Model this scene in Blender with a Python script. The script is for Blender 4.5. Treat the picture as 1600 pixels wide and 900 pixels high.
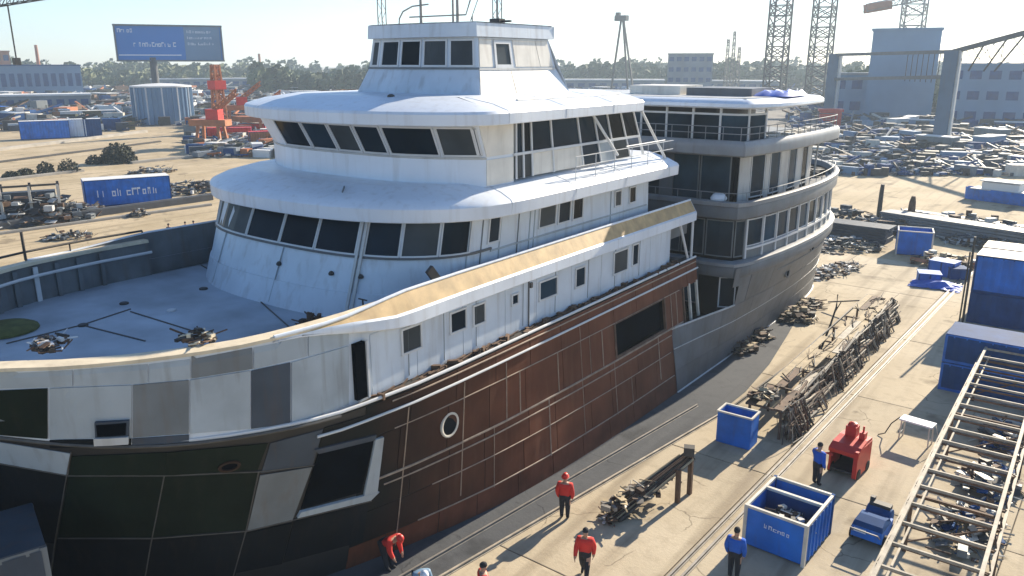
import bpy, bmesh, math, random
from mathutils import Vector, Matrix
from mathutils.bvhtree import BVHTree
R = math.radians
for o in list(bpy.data.objects): bpy.data.objects.remove(o)
sc = bpy.context.scene
col = sc.collection

# ------------------------------------------------------------------ camera
FPX, HZN, EYE, VPX = 1250.0, 98.0, 16.0, 1760.0      # measured on the 1600 x 900 photograph
PITCH = math.atan((450 - HZN) / FPX)
YAW = math.atan((VPX - 800) / (FPX / math.cos(PITCH)))
cam_d = bpy.data.cameras.new('camera'); cam = bpy.data.objects.new('camera', cam_d); col.objects.link(cam)
cam_d.sensor_width = 36; cam_d.lens = 36 * FPX / 1600; cam_d.clip_start = 0.1; cam_d.clip_end = 6000
cam.location = (0, 0, EYE); cam.rotation_euler = (R(90) - PITCH, 0, YAW)
sc.camera = cam
# ------------------------------------------------------------------ sky, sun, exposure
SUN_EL, SUN_AZ = R(24), R(5.0)                       # azimuth from +Y (the ships' axis) towards +X
w = bpy.data.worlds.new('World'); sc.world = w; w.use_nodes = True
nt = w.node_tree; bg = nt.nodes['Background']
sky = nt.nodes.new('ShaderNodeTexSky'); sky.sky_type = 'NISHITA'; sky.sun_disc = False
sky.sun_elevation = SUN_EL; sky.sun_rotation = SUN_AZ
sky.air_density = 0.9; sky.dust_density = 0.25; sky.ozone_density = 3.5
nt.links.new(sky.outputs[0], bg.inputs[0]); bg.inputs[1].default_value = 0.09
sl = bpy.data.lights.new('sun', 'SUN'); sl.energy = 5.0; sl.angle = R(0.5); sl.color = (1.0, 0.88, 0.70)
sun = bpy.data.objects.new('sun', sl); col.objects.link(sun)
sd = Vector((math.sin(SUN_AZ) * math.cos(SUN_EL), math.cos(SUN_AZ) * math.cos(SUN_EL), math.sin(SUN_EL)))
sun.rotation_euler = sd.to_track_quat('Z', 'Y').to_euler(); sun.location = (0, 0, 80)
vs = sc.view_settings; vs.view_transform = 'Standard'; vs.look = 'None'; vs.gamma = 1; vs.use_curve_mapping = False
vs.exposure = 1.15
try:
    sc.cycles.volume_bounces = 0; sc.cycles.volume_step_rate = 5
except Exception: pass

# ------------------------------------------------------------------ pixel -> place
_fh = Vector((-math.sin(YAW), math.cos(YAW), 0)); _rt = Vector((math.cos(YAW), math.sin(YAW), 0))
_fw = _fh * math.cos(PITCH) + Vector((0, 0, -math.sin(PITCH))); _up = _rt.cross(_fw)
EYEP = Vector((0, 0, EYE))
def ray(u, v): return _fw * FPX + _rt * (u - 800) + _up * (450 - v)
def atz(u, v, z=0.0):
    d = ray(u, v); return EYEP + d * ((z - EYE) / d.z)
def atx(u, v, x):
    d = ray(u, v); return EYEP + d * (x / d.x)
def aty(u, v, y):
    d = ray(u, v); return EYEP + d * (y / d.y)
def atd(u, v, dist):                                  # a point at a given ground distance
    d = ray(u, v); return EYEP + d * (dist / math.hypot(d.x, d.y))

def px_of(p):
    q = Vector(p) - EYEP; z = q.dot(_fw); return 800 + FPX*q.dot(_rt)/z

# ------------------------------------------------------------------ materials
def mat(name, c, rough=0.6, metal=0.0, var=0.25, scale=1.2, streak=0.0, bump=0.0, dirt=None, rand=0.0, bscale=None, spec=0.5):
    m = bpy.data.materials.new(name); m.use_nodes = True
    n = m.node_tree.nodes; l = m.node_tree.links; b = n['Principled BSDF']
    b.inputs['Roughness'].default_value = rough; b.inputs['Metallic'].default_value = metal
    b.inputs['Specular IOR Level'].default_value = spec
    tc = n.new('ShaderNodeTexCoord')
    ns = n.new('ShaderNodeTexNoise'); ns.inputs['Scale'].default_value = scale; ns.inputs['Detail'].default_value = 6
    l.new(tc.outputs['Object'], ns.inputs['Vector'])
    cr = n.new('ShaderNodeValToRGB')
    lo = [x * (1 - var) for x in c]; hi = [min(1, x * (1 + var * 0.6)) for x in c]
    cr.color_ramp.elements[0].position = 0.3; cr.color_ramp.elements[0].color = (*lo, 1)
    cr.color_ramp.elements[1].position = 0.7; cr.color_ramp.elements[1].color = (*hi, 1)
    l.new(ns.outputs[0], cr.inputs[0]); out = cr.outputs[0]
    if streak > 0:
        mp = n.new('ShaderNodeMapping'); mp.inputs['Scale'].default_value = (2.2, 2.2, 0.22)
        n2 = n.new('ShaderNodeTexNoise'); n2.inputs['Scale'].default_value = 1.6; n2.inputs['Detail'].default_value = 7
        l.new(tc.outputs['Object'], mp.inputs[0]); l.new(mp.outputs[0], n2.inputs['Vector'])
        c2 = n.new('ShaderNodeValToRGB'); c2.color_ramp.elements[0].position = 0.52; c2.color_ramp.elements[0].color = (0, 0, 0, 1)
        c2.color_ramp.elements[1].position = 0.74; c2.color_ramp.elements[1].color = (streak,) * 3 + (1,)
        l.new(n2.outputs[0], c2.inputs[0])
        mx = n.new('ShaderNodeMixRGB'); d = dirt or (0.13, 0.08, 0.045)
        mx.inputs[2].default_value = (*d, 1); l.new(c2.outputs[0], mx.inputs[0]); l.new(out, mx.inputs[1]); out = mx.outputs[0]
    if rand > 0:
        oi = n.new('ShaderNodeObjectInfo'); mr = n.new('ShaderNodeMapRange')
        mr.inputs[3].default_value = 1 - rand; mr.inputs[4].default_value = 1 + rand
        l.new(oi.outputs['Random'], mr.inputs[0])
        mm = n.new('ShaderNodeMixRGB'); mm.blend_type = 'MULTIPLY'; mm.inputs[0].default_value = 1
        l.new(out, mm.inputs[1]); l.new(mr.outputs[0], mm.inputs[2]); out = mm.outputs[0]
    l.new(out, b.inputs['Base Color'])
    if bump > 0:
        n3 = n.new('ShaderNodeTexNoise'); n3.inputs['Scale'].default_value = bscale or scale * 6; n3.inputs['Detail'].default_value = 5
        l.new(tc.outputs['Object'], n3.inputs['Vector'])
        bp = n.new('ShaderNodeBump'); bp.inputs['Strength'].default_value = bump; bp.inputs['Distance'].default_value = 0.05
        l.new(n3.outputs[0], bp.inputs['Height']); l.new(bp.outputs[0], b.inputs['Normal'])
    return m
M = {}
def defm(k, *a, **kw): M[k] = mat(k, *a, **kw)
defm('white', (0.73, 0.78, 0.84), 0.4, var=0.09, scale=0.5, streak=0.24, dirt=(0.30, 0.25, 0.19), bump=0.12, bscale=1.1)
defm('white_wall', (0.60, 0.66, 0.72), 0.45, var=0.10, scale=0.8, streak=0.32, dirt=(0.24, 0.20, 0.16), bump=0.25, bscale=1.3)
defm('cream_wall', (0.74, 0.70, 0.62), 0.5, var=0.14, scale=1.0, streak=0.25)
defm('grey_plate', (0.16, 0.18, 0.19), 0.55, var=0.18, scale=0.9, streak=0.3, bump=0.35, bscale=1.1)
defm('bow_white_shaded', (0.38, 0.43, 0.46), 0.5, var=0.22, scale=0.8, streak=0.45, dirt=(0.16, 0.14, 0.11), bump=0.35, bscale=1.1)  # white with shade put into the colour, as the bow faces away from the sun
defm('aft_cap_shaded', (0.25, 0.265, 0.28), 0.5, var=0.18, scale=0.9, streak=0.3)  # cap grey darkened in the colour to stand for its shaded front
defm('glass_aft', (0.018, 0.04, 0.06), 0.2, var=0.5, scale=0.6, spec=0.05, rand=0.7)
defm('pale_plate', (0.37, 0.42, 0.45), 0.5, var=0.14, scale=0.8, streak=0.3, bump=0.35, bscale=1.1)
defm('slate_plate', (0.065, 0.08, 0.10), 0.55, var=0.2, scale=0.9, streak=0.25, spec=0.15, bump=0.35, bscale=1.1)
defm('green_plate', (0.009, 0.017, 0.011), 0.7, var=0.35, scale=0.7, streak=0.25, dirt=(0.03, 0.03, 0.02), spec=0.15, bump=0.35, bscale=1.1)
defm('black_plate', (0.008, 0.011, 0.014), 0.7, var=0.35, scale=0.7, streak=0.3, dirt=(0.03, 0.024, 0.02), spec=0.15, bump=0.35, bscale=1.1)
defm('umber_plate', (0.055, 0.032, 0.022), 0.55, var=0.35, scale=0.8, streak=0.35, dirt=(0.12, 0.06, 0.035), spec=0.15)
defm('rust_plate', (0.135, 0.056, 0.032), 0.6, var=0.32, scale=0.8, streak=0.45, dirt=(0.23, 0.13, 0.08), rand=0.12)
defm('rust_red', (0.16, 0.06, 0.035), 0.65, var=0.35, scale=0.9, streak=0.4, dirt=(0.06, 0.035, 0.025), spec=0.15, bump=0.35, bscale=1.1)
defm('hull_dark', (0.02, 0.02, 0.02), 0.6)
defm('seam', (0.36, 0.27, 0.20), 0.6, var=0.3, scale=3)
defm('seam_dark', (0.09, 0.085, 0.075), 0.6, var=0.3, scale=3)
defm('primer', (0.52, 0.36, 0.17), 0.65, var=0.28, scale=1.6, streak=0.4, dirt=(0.30, 0.17, 0.07))
defm('cap_tan', (0.70, 0.60, 0.43), 0.6, var=0.2, scale=1.5, streak=0.2)
defm('deck_blue', (0.36, 0.41, 0.46), 0.6, var=0.32, scale=0.5, streak=0.0, bump=0.15, rand=0.08)
defm('grey_steel', (0.125, 0.135, 0.145), 0.5, var=0.28, scale=0.7, streak=0.45, dirt=(0.10, 0.085, 0.07), rand=0.10, bump=0.35, bscale=1.1)
defm('grey_light', (0.52, 0.52, 0.50), 0.45, var=0.14, scale=0.8, streak=0.3)
defm('grey_dark', (0.10, 0.105, 0.11), 0.55, var=0.25, scale=0.9, streak=0.3)
defm('bulwark_grey', (0.16, 0.175, 0.18), 0.6, var=0.3, scale=0.9, streak=0.4)
defm('glass', (0.012, 0.024, 0.036), 0.18, var=0.4, scale=0.5, spec=0.08, rand=0.8)
defm('glass_grey', (0.06, 0.07, 0.075), 0.3, var=0.3, scale=0.8, spec=0.1)
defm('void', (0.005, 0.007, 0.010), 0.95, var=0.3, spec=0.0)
defm('frame', (0.62, 0.63, 0.63), 0.45, var=0.1)
defm('rubber', (0.02, 0.02, 0.02), 0.8)
defm('steel', (0.30, 0.28, 0.25), 0.5, metal=0.4, var=0.3, scale=2)
defm('dark_steel', (0.06, 0.055, 0.05), 0.6, metal=0.2, var=0.4, scale=2)
defm('rusty', (0.13, 0.075, 0.045), 0.8, var=0.45, scale=3)
defm('rod', (0.075, 0.045, 0.03), 0.8, var=0.5, scale=5)
defm('wood', (0.42, 0.33, 0.20), 0.8, var=0.3, scale=2, streak=0.2)
defm('weathered', (0.40, 0.35, 0.27), 0.7, var=0.35, scale=2.5, streak=0.3)
defm('pale_steel', (0.62, 0.58, 0.50), 0.5, var=0.2, scale=2)
defm('blue', (0.010, 0.16, 0.60), 0.6, var=0.3, scale=1.0, streak=0.4, dirt=(0.06, 0.07, 0.09))
defm('blue_cloth', (0.015, 0.11, 0.5), 0.9, var=0.15, scale=3)
defm('blue_dark', (0.015, 0.07, 0.21), 0.75, var=0.3, scale=1.0, streak=0.2, dirt=(0.03, 0.04, 0.06), spec=0.12)
defm('blue_tarp', (0.02, 0.12, 0.55), 0.6, var=0.2)
defm('blue_pale', (0.16, 0.27, 0.40), 0.6, var=0.15, scale=0.1)
defm('gantry_blue', (0.09, 0.15, 0.22), 0.6, var=0.2, scale=0.3, streak=0.2)
defm('blue_sign', (0.03, 0.20, 0.55), 0.5, var=0.06, scale=0.1)
defm('red', (0.62, 0.025, 0.015), 0.45, var=0.15, scale=2)
defm('red_cloth', (0.62, 0.035, 0.025), 0.85, var=0.15, scale=4)
defm('dark_cloth', (0.02, 0.022, 0.028), 0.9, var=0.3, scale=4)
defm('skin', (0.42, 0.24, 0.16), 0.6, var=0.1)
defm('orange', (0.45, 0.15, 0.05), 0.6, var=0.3, scale=0.6)
defm('brick', (0.42, 0.17, 0.09), 0.8, var=0.2, scale=0.3)
defm('roof_white', (0.72, 0.72, 0.70), 0.6, var=0.12, scale=0.2)
defm('roof_grey', (0.28, 0.29, 0.30), 0.7, var=0.2, scale=0.2)
defm('shed_wall', (0.20, 0.23, 0.26), 0.7, var=0.25, scale=0.2)
defm('concrete', (0.40, 0.37, 0.32), 0.85, var=0.2, scale=0.6, bump=0.2)
defm('bush', (0.05, 0.055, 0.035), 0.9, var=0.4, scale=1)
defm('leaf', (0.095, 0.125, 0.045), 0.8, var=0.45, scale=0.06)
defm('leaf_pale', (0.15, 0.17, 0.08), 0.85, var=0.35, scale=0.05)
defm('moss', (0.10, 0.11, 0.03), 0.9, var=0.4, scale=3)
defm('signwhite', (0.7, 0.76, 0.82), 0.6, var=0.05)

def ground_mat(name, c1, c2, stain, fine=1.0, rand=0.0):
    m = bpy.data.materials.new(name); m.use_nodes = True
    n = m.node_tree.nodes; l = m.node_tree.links; b = n['Principled BSDF']; b.inputs['Roughness'].default_value = 0.9
    b.inputs['Specular IOR Level'].default_value = 0.25
    g = n.new('ShaderNodeNewGeometry')
    def noise(s, d=6, stretch=None):
        t = n.new('ShaderNodeTexNoise'); t.inputs['Scale'].default_value = s; t.inputs['Detail'].default_value = d
        if stretch:
            mp = n.new('ShaderNodeMapping'); mp.inputs['Scale'].default_value = stretch
            l.new(g.outputs['Position'], mp.inputs[0]); l.new(mp.outputs[0], t.inputs['Vector'])
        else: l.new(g.outputs['Position'], t.inputs['Vector'])
        return t
    def ramp(src, p0, p1, a=(0, 0, 0), bb=(1, 1, 1)):
        r = n.new('ShaderNodeValToRGB'); r.color_ramp.elements[0].position = p0; r.color_ramp.elements[1].position = p1
        r.color_ramp.elements[0].color = (*a, 1); r.color_ramp.elements[1].color = (*bb, 1); l.new(src, r.inputs[0]); return r.outputs[0]
    def mix(f, a, bcol):
        x = n.new('ShaderNodeMixRGB'); l.new(f, x.inputs[0]); l.new(a, x.inputs[1])
        if isinstance(bcol, tuple): x.inputs[2].default_value = (*bcol, 1)
        else: l.new(bcol, x.inputs[2])
        return x.outputs[0]
    base = ramp(noise(0.16).outputs[0], 0.3, 0.7, c1, c2)
    f2 = ramp(noise(1.7 * fine, 8).outputs[0], 0.5, 0.75, (0, 0, 0), (0.35,) * 3)
    base = mix(f2, base, stain)
    f3 = ramp(noise(0.5, 7, (2.2, 0.12, 1)).outputs[0], 0.50, 0.72, (0, 0, 0), (0.7,) * 3)   # wheel wear along the quay
    base = mix(f3, base, stain)
    f4 = ramp(noise(0.35, 8).outputs[0], 0.60, 0.68, (0, 0, 0), (0.6,) * 3)
    base = mix(f4, base, tuple(x * 0.6 for x in stain))
    vo = n.new('ShaderNodeTexVoronoi'); vo.feature = 'DISTANCE_TO_EDGE'; vo.inputs['Scale'].default_value = 0.22
    wv = n.new('ShaderNodeMixRGB'); wv.blend_type = 'ADD'; wv.inputs[0].default_value = 1.4; l.new(g.outputs['Position'], wv.inputs[1]); l.new(noise(0.8, 6).outputs['Color'], wv.inputs[2]); l.new(wv.outputs[0], vo.inputs['Vector'])
    f5 = ramp(vo.outputs['Distance'], 0.0, 0.006, (0.7,) * 3, (0, 0, 0)); f6 = ramp(noise(0.3, 3).outputs[0], 0.5, 0.56)
    mu = n.new('ShaderNodeMixRGB'); mu.blend_type = 'MULTIPLY'; mu.inputs[0].default_value = 1; l.new(f5, mu.inputs[1]); l.new(f6, mu.inputs[2]); base = mix(mu.outputs[0], base, tuple(x * 0.35 for x in stain))   # cracks
    f7 = ramp(noise(1.1, 3).outputs[0], 0.70, 0.78, (0, 0, 0), (0.55,) * 3); base = mix(f7, base, tuple(x * 0.4 for x in stain))                                                   # oil spots
    if rand:
        oi = n.new('ShaderNodeObjectInfo'); mr = n.new('ShaderNodeMapRange'); mr.inputs[3].default_value = 1 - rand; mr.inputs[4].default_value = 1 + rand
        l.new(oi.outputs['Random'], mr.inputs[0]); mm = n.new('ShaderNodeMixRGB'); mm.blend_type = 'MULTIPLY'; mm.inputs[0].default_value = 1
        l.new(base, mm.inputs[1]); l.new(mr.outputs[0], mm.inputs[2]); base = mm.outputs[0]
    l.new(base, b.inputs['Base Color'])
    bp = n.new('ShaderNodeBump'); bp.inputs['Strength'].default_value = 0.35; bp.inputs['Distance'].default_value = 0.03
    l.new(noise(9, 6).outputs[0], bp.inputs['Height']); l.new(bp.outputs[0], b.inputs['Normal'])
    M[name] = m
ground_mat('sand', (0.40, 0.315, 0.19), (0.54, 0.435, 0.285), (0.22, 0.17, 0.11))
ground_mat('slab', (0.44, 0.365, 0.25), (0.575, 0.49, 0.355), (0.24, 0.19, 0.13), rand=0.07)
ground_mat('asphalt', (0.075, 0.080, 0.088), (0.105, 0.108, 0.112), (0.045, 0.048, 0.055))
ground_mat('joint', (0.06, 0.05, 0.04), (0.09, 0.07, 0.05), (0.03, 0.03, 0.03))
ground_mat('yard', (0.14, 0.13, 0.12), (0.24, 0.21, 0.17), (0.08, 0.08, 0.08))

# ------------------------------------------------------------------ mesh builder
rnd = random.Random(7)
class MB:
    def __init__(s, org=(0, 0, 0)): s.v = []; s.f = []; s.mi = []; s.org = Vector(org); s.cur = 0
    def quad(s, a, b, c, d):
        i = len(s.v); s.v += [Vector(a), Vector(b), Vector(c), Vector(d)]; s.f.append((i, i+1, i+2, i+3)); s.mi.append(s.cur); return s
    def box(s, c, size, rz=0, tilt=None):
        c = Vector(c); h = Vector(size) / 2; i = len(s.v)
        m = Matrix.Rotation(rz, 3, 'Z')
        if tilt is not None: m = tilt
        for x in (-1, 1):
            for y in (-1, 1):
                for z in (-1, 1): s.v.append(c + m @ Vector((x*h.x, y*h.y, z*h.z)))
        for f in ((0,1,3,2),(4,6,7,5),(0,4,5,1),(2,3,7,6),(0,2,6,4),(1,5,7,3)): s.f.append(tuple(i+k for k in f)); s.mi.append(s.cur)
        return s
    def beam(s, p, q, w_=0.1, h_=None, upv=(0, 0, 1)):
        p = Vector(p); q = Vector(q); d = q - p; L = d.length
        if L < 1e-6: return s
        h_ = h_ or w_; z = d / L; u = Vector(upv)
        if abs(z.dot(u)) > 0.98: u = Vector((0, 1, 0))
        x = u.cross(z).normalized(); y = z.cross(x)
        i = len(s.v)
        for e in (p, q):
            for a, b in ((-1,-1),(1,-1),(1,1),(-1,1)): s.v.append(e + x*(a*w_/2) + y*(b*h_/2))
        for f in ((3,2,1,0),(4,5,6,7),(0,1,5,4),(1,2,6,5),(2,3,7,6),(3,0,4,7)): s.f.append(tuple(i+k for k in f)); s.mi.append(s.cur)
        return s
    def tube(s, pts, r, n=6, r2=None, cap=True):
        pts = [Vector(p) for p in pts]; k = len(pts); i0 = len(s.v)
        for j, p in enumerate(pts):
            t = (pts[min(j+1, k-1)] - pts[max(j-1, 0)]).normalized()
            u = Vector((0, 0, 1)) if abs(t.z) < 0.95 else Vector((0, 1, 0))
            x = u.cross(t).normalized(); y = t.cross(x)
            rr = r if r2 is None else r + (r2 - r) * j / max(1, k - 1)
            for a in range(n): s.v.append(p + x * math.cos(2*math.pi*a/n)*rr + y * math.sin(2*math.pi*a/n)*rr)
        for j in range(k-1):
            for a in range(n):
                b = (a+1) % n; s.f.append((i0+j*n+a, i0+j*n+b, i0+(j+1)*n+b, i0+(j+1)*n+a)); s.mi.append(s.cur)
        if cap:
            s.f.append(tuple(i0+a for a in reversed(range(n)))); s.mi.append(s.cur)
            s.f.append(tuple(i0+(k-1)*n+a for a in range(n))); s.mi.append(s.cur)
        return s
    def grid(s, rows, closed=False):
        i0 = len(s.v); nc = len(rows[0])
        for r in rows: s.v += [Vector(p) for p in r]
        for j in range(len(rows)-1):
            for a in range(nc if closed else nc-1):
                b = (a+1) % nc; s.f.append((i0+j*nc+a, i0+j*nc+b, i0+(j+1)*nc+b, i0+(j+1)*nc+a)); s.mi.append(s.cur)
        return s
    def slab_grid(s, rows, t):
        """a curved sheet with thickness t along its normals; rows[j][i]"""
        nr, nc = len(rows), len(rows[0]); P = [[Vector(p) for p in r] for r in rows]
        N = []
        for j in range(nr):
            rn = []
            for i in range(nc):
                a = P[j][min(i+1, nc-1)] - P[j][max(i-1, 0)]; b = P[min(j+1, nr-1)][i] - P[max(j-1, 0)][i]
                n = a.cross(b); rn.append(n.normalized() if n.length > 1e-9 else Vector((1, 0, 0)))
            N.append(rn)
        top = [[P[j][i] + N[j][i]*t for i in range(nc)] for j in range(nr)]
        s.grid(top)
        loop_b = P[0][:] + [P[j][-1] for j in range(1, nr)] + P[-1][:-1][::-1] + [P[j][0] for j in range(nr-2, 0, -1)]
        loop_t = top[0][:] + [top[j][-1] for j in range(1, nr)] + top[-1][:-1][::-1] + [top[j][0] for j in range(nr-2, 0, -1)]
        s.grid([loop_b, loop_t], closed=True); return s
    def poly(s, pts):
        i = len(s.v); s.v += [Vector(p) for p in pts]; s.f.append(tuple(range(i, i+len(pts)))); s.mi.append(s.cur); return s
    def prism(s, pts, dz):
        a = [Vector(p) for p in pts]; b = [p + Vector((0, 0, dz)) for p in a]
        s.poly(b); s.poly(a[::-1]); s.grid([a, b], closed=True); return s
    def lathe(s, c, prof, n=16, axis='Z'):
        c = Vector(c); rows = []
        for r, h in prof:
            row = []
            for a in range(n):
                ca, sa = math.cos(2*math.pi*a/n)*r, math.sin(2*math.pi*a/n)*r
                row.append(c + (Vector((ca, sa, h)) if axis == 'Z' else Vector((h, ca, sa)) if axis == 'X' else Vector((ca, h, sa))))
            rows.append(row)
        s.grid(rows, closed=True); s.poly(rows[-1]); s.poly(rows[0][::-1]); return s
    def build(s, name, m, parent=None, smooth=False, recalc=False):
        me = bpy.data.meshes.new(name); me.from_pydata([v - s.org for v in s.v], [], s.f)
        ms = m if isinstance(m, (list, tuple)) else [m]
        for k in ms: me.materials.append(M[k] if isinstance(k, str) else k)
        if len(ms) > 1: me.polygons.foreach_set('material_index', s.mi)
        if recalc:
            bm = bmesh.new(); bm.from_mesh(me); bmesh.ops.recalc_face_normals(bm, faces=bm.faces); bm.to_mesh(me); bm.free()
        if smooth:
            me.polygons.foreach_set('use_smooth', [True]*len(me.polygons))
            try: me.set_sharp_from_angle(angle=R(35))
            except Exception: pass
        me.update()
        o = bpy.data.objects.new(name, me); col.objects.link(o)
        if parent is not None: o.parent = parent
        else: o.location = s.org
        return o
def tag(o, label=None, cat=None, group=None, kind=None):
    if label: o['label'] = label
    if cat: o['category'] = cat
    if group: o['group'] = group
    if kind: o['kind'] = kind
    return o
def thing(name, loc, label, cat, group=None, rz=0):
    o = bpy.data.objects.new(name, None); o.empty_display_size = 0.3; col.objects.link(o)
    o.location = loc; o.rotation_euler = (0, 0, rz); return tag(o, label, cat, group)
def copy_tree(o, parent=None):
    c = o.copy(); col.objects.link(c); c.parent = parent
    for ch in list(o.children): copy_tree(ch, c)
    return c
def smooth_curve(pts, n):
    """Catmull-Rom through pts, resampled evenly to n points"""
    P = [Vector(p) for p in pts]; out = []
    for i in range(len(P)-1):
        p0 = P[i-1] if i > 0 else P[i]*2 - P[i+1]; p1, p2 = P[i], P[i+1]; p3 = P[i+2] if i+2 < len(P) else P[i+1]*2 - P[i]
        for k in range(12):
            t = k/12; out.append(0.5*((2*p1) + (p2-p0)*t + (2*p0-5*p1+4*p2-p3)*t*t + (3*p1-p0-3*p2+p3)*t**3))
    out.append(P[-1]); return resample(out, n)
def resample(P, n):
    P = [Vector(p) for p in P]; L = [0]
    for a, b in zip(P, P[1:]): L.append(L[-1] + (b-a).length)
    out = []; j = 0
    for k in range(n):
        t = L[-1]*k/(n-1)
        while j < len(P)-2 and L[j+1] < t: j += 1
        d = L[j+1]-L[j]; out.append(P[j].lerp(P[j+1], 0 if d < 1e-9 else (t-L[j])/d))
    return out
def normals2(P, closed=False):
    """outward (right-hand side of travel reversed by caller) plan normals of a plan curve of Vectors"""
    N = []; k = len(P)
    for i in range(k):
        a = P[(i-1) % k] if closed or i > 0 else P[i]; b = P[(i+1) % k] if closed or i < k-1 else P[i]
        t = (b-a); t = Vector((t.x, t.y, 0)).normalized(); N.append(Vector((t.y, -t.x, 0)))
    return N
def loft(mb, P, prof, side=1, closed=False):
    """profile = [(outward offset, z)] swept along the plan curve P"""
    N = normals2(P, closed)
    rows = [[Vector((p.x, p.y, 0)) + n*(side*o) + Vector((0, 0, z)) for p, n in zip(P, N)] for o, z in prof]
    mb.grid(rows, closed=closed); return rows
class Wall:
    """upright or raked wall between a lower and an upper plan curve (same number of points)"""
    def __init__(s, lo, up, z0, z1, side=1):
        s.lo, s.up, s.z0, s.z1, s.side = lo, up, z0, z1, side
        s.L = [0]
        for a, b in zip(lo, lo[1:]): s.L.append(s.L[-1] + (Vector((b.x, b.y, 0)) - Vector((a.x, a.y, 0))).length)
        s.N = normals2(lo)
    def P(s, d, z, off=0.0):
        d = max(0, min(s.L[-1], d)); j = 0
        while j < len(s.L)-2 and s.L[j+1] < d: j += 1
        k = (d - s.L[j]) / max(1e-9, s.L[j+1]-s.L[j]); t = (z - s.z0)/(s.z1 - s.z0)
        a = s.lo[j].lerp(s.lo[j+1], k); b = s.up[j].lerp(s.up[j+1], k); p = a.lerp(b, t)
        n = s.N[j].lerp(s.N[j+1], k)
        return Vector((p.x, p.y, z)) + n*(s.side*off)
    def sheet(s, mb, z0=None, z1=None, nz=2, d0=0, d1=None, off=0.0):
        z0 = s.z0 if z0 is None else z0; z1 = s.z1 if z1 is None else z1; d1 = s.L[-1] if d1 is None else d1
        ds = [d for d in s.L if d0 < d < d1]; ds = [d0] + ds + [d1]
        mb.grid([[s.P(d, z0 + (z1-z0)*k/(nz-1), off) for d in ds] for k in range(nz)]); return mb
    def panel(s, mb, d0, d1, z0, z1, off0, off1, n=3):
        """a thin block on the wall"""
        ds = [d0 + (d1-d0)*k/(n-1) for k in range(n)]
        a = [[s.P(d, z, off1) for d in ds] for z in (z0, z1)]; b = [[s.P(d, z, off0) for d in ds] for z in (z0, z1)]
        mb.grid(a); lp = lambda g: g[0] + g[1][::-1]
        mb.grid([lp(b), lp(a)], closed=True); return mb
    def dof(s, pt):
        best = None
        for i, (a, b) in enumerate(zip(s.lo, s.lo[1:])):
            a2, b2 = Vector((a.x, a.y)), Vector((b.x, b.y)); ab = b2-a2; q = Vector((pt.x, pt.y))
            t = max(0, min(1, (q-a2).dot(ab)/max(1e-9, ab.length_squared))); e = (a2+ab*t-q).length
            if best is None or e < best[0]: best = (e, s.L[i] + t*ab.length)
        return best[1]
    def window(s, parent, org, d0, d1, z0, z1, fr='frame', gl='glass', fw=0.07, n=3, name='window'):
        if gl == 'glass' and rnd.random() < .22: gl = 'glass_grey'
        m = MB(org)
        s.panel(m, d0, d1, z0, z0+fw, 0.0, 0.06, n); s.panel(m, d0, d1, z1-fw, z1, 0.0, 0.06, n)
        s.panel(m, d0, d0+fw, z0+fw, z1-fw, 0.0, 0.055, 2); s.panel(m, d1-fw, d1, z0+fw, z1-fw, 0.0, 0.055, 2)
        o = m.build(name, fr, parent, recalc=True)
        g = MB(org); s.panel(g, d0+fw*0.8, d1-fw*0.8, z0+fw*0.8, z1-fw*0.8, 0.0, 0.018, n); g.build('pane', gl, o, recalc=True)
        return o
def ray_on(bvh, u, v):
    d = ray(u, v).normalized(); h = bvh.ray_cast(EYEP, d)
    return (h[0], h[1]) if h[0] is not None else (None, None)

def side_paint():
    m = mat('side_paint', (0.15, 0.056, 0.030), 0.7, var=0.3, scale=0.8, streak=0.4, dirt=(0.2, 0.10, 0.06), rand=0.08, spec=0.15, bump=0.35, bscale=1.1)
    n = m.node_tree.nodes; l = m.node_tree.links; b = n['Principled BSDF']; src = b.inputs['Base Color'].links[0].from_socket
    tc = n.new('ShaderNodeTexCoord'); sp = n.new('ShaderNodeSeparateXYZ'); l.new(tc.outputs['Object'], sp.inputs[0])
    ns = n.new('ShaderNodeTexNoise'); ns.inputs['Scale'].default_value = 0.45; ns.inputs['Detail'].default_value = 6; l.new(tc.outputs['Object'], ns.inputs['Vector'])
    a = n.new('ShaderNodeMath'); a.operation = 'MULTIPLY_ADD'; a.inputs[1].default_value = 3.0; l.new(ns.outputs[0], a.inputs[0]); l.new(sp.outputs[1], a.inputs[2])
    mr = n.new('ShaderNodeMapRange'); mr.inputs[1].default_value = -5.0; mr.inputs[2].default_value = 1.8; l.new(a.outputs[0], mr.inputs[0])   # near-black towards the bow, blending into the brown aft
    mx = n.new('ShaderNodeMixRGB'); mx.inputs[1].default_value = (0.014, 0.015, 0.014, 1); l.new(mr.outputs[0], mx.inputs[0]); l.new(src, mx.inputs[2]); l.new(mx.outputs[0], b.inputs['Base Color'])
    return m
M['side_paint'] = side_paint()
# ================================================================== THE SETTING
g = MB().quad((-2500, -600, 0), (2500, -600, 0), (2500, 3500, 0), (-2500, 3500, 0)).build('ground', 'sand'); tag(g, kind='structure')
yd = MB()
for c in ([(-900, 330), (-480, 150), (-215, 100), (-160, 150), (-118, 110), (-70, 145), (-60, 230), (-18, 150), (40, 150), (300, 200), (500, 900), (-900, 1400)],):
    yd.poly([(x, y, 0.004) for x, y in c])
tag(yd.build('yard', 'yard', recalc=True), kind='structure')
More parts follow.
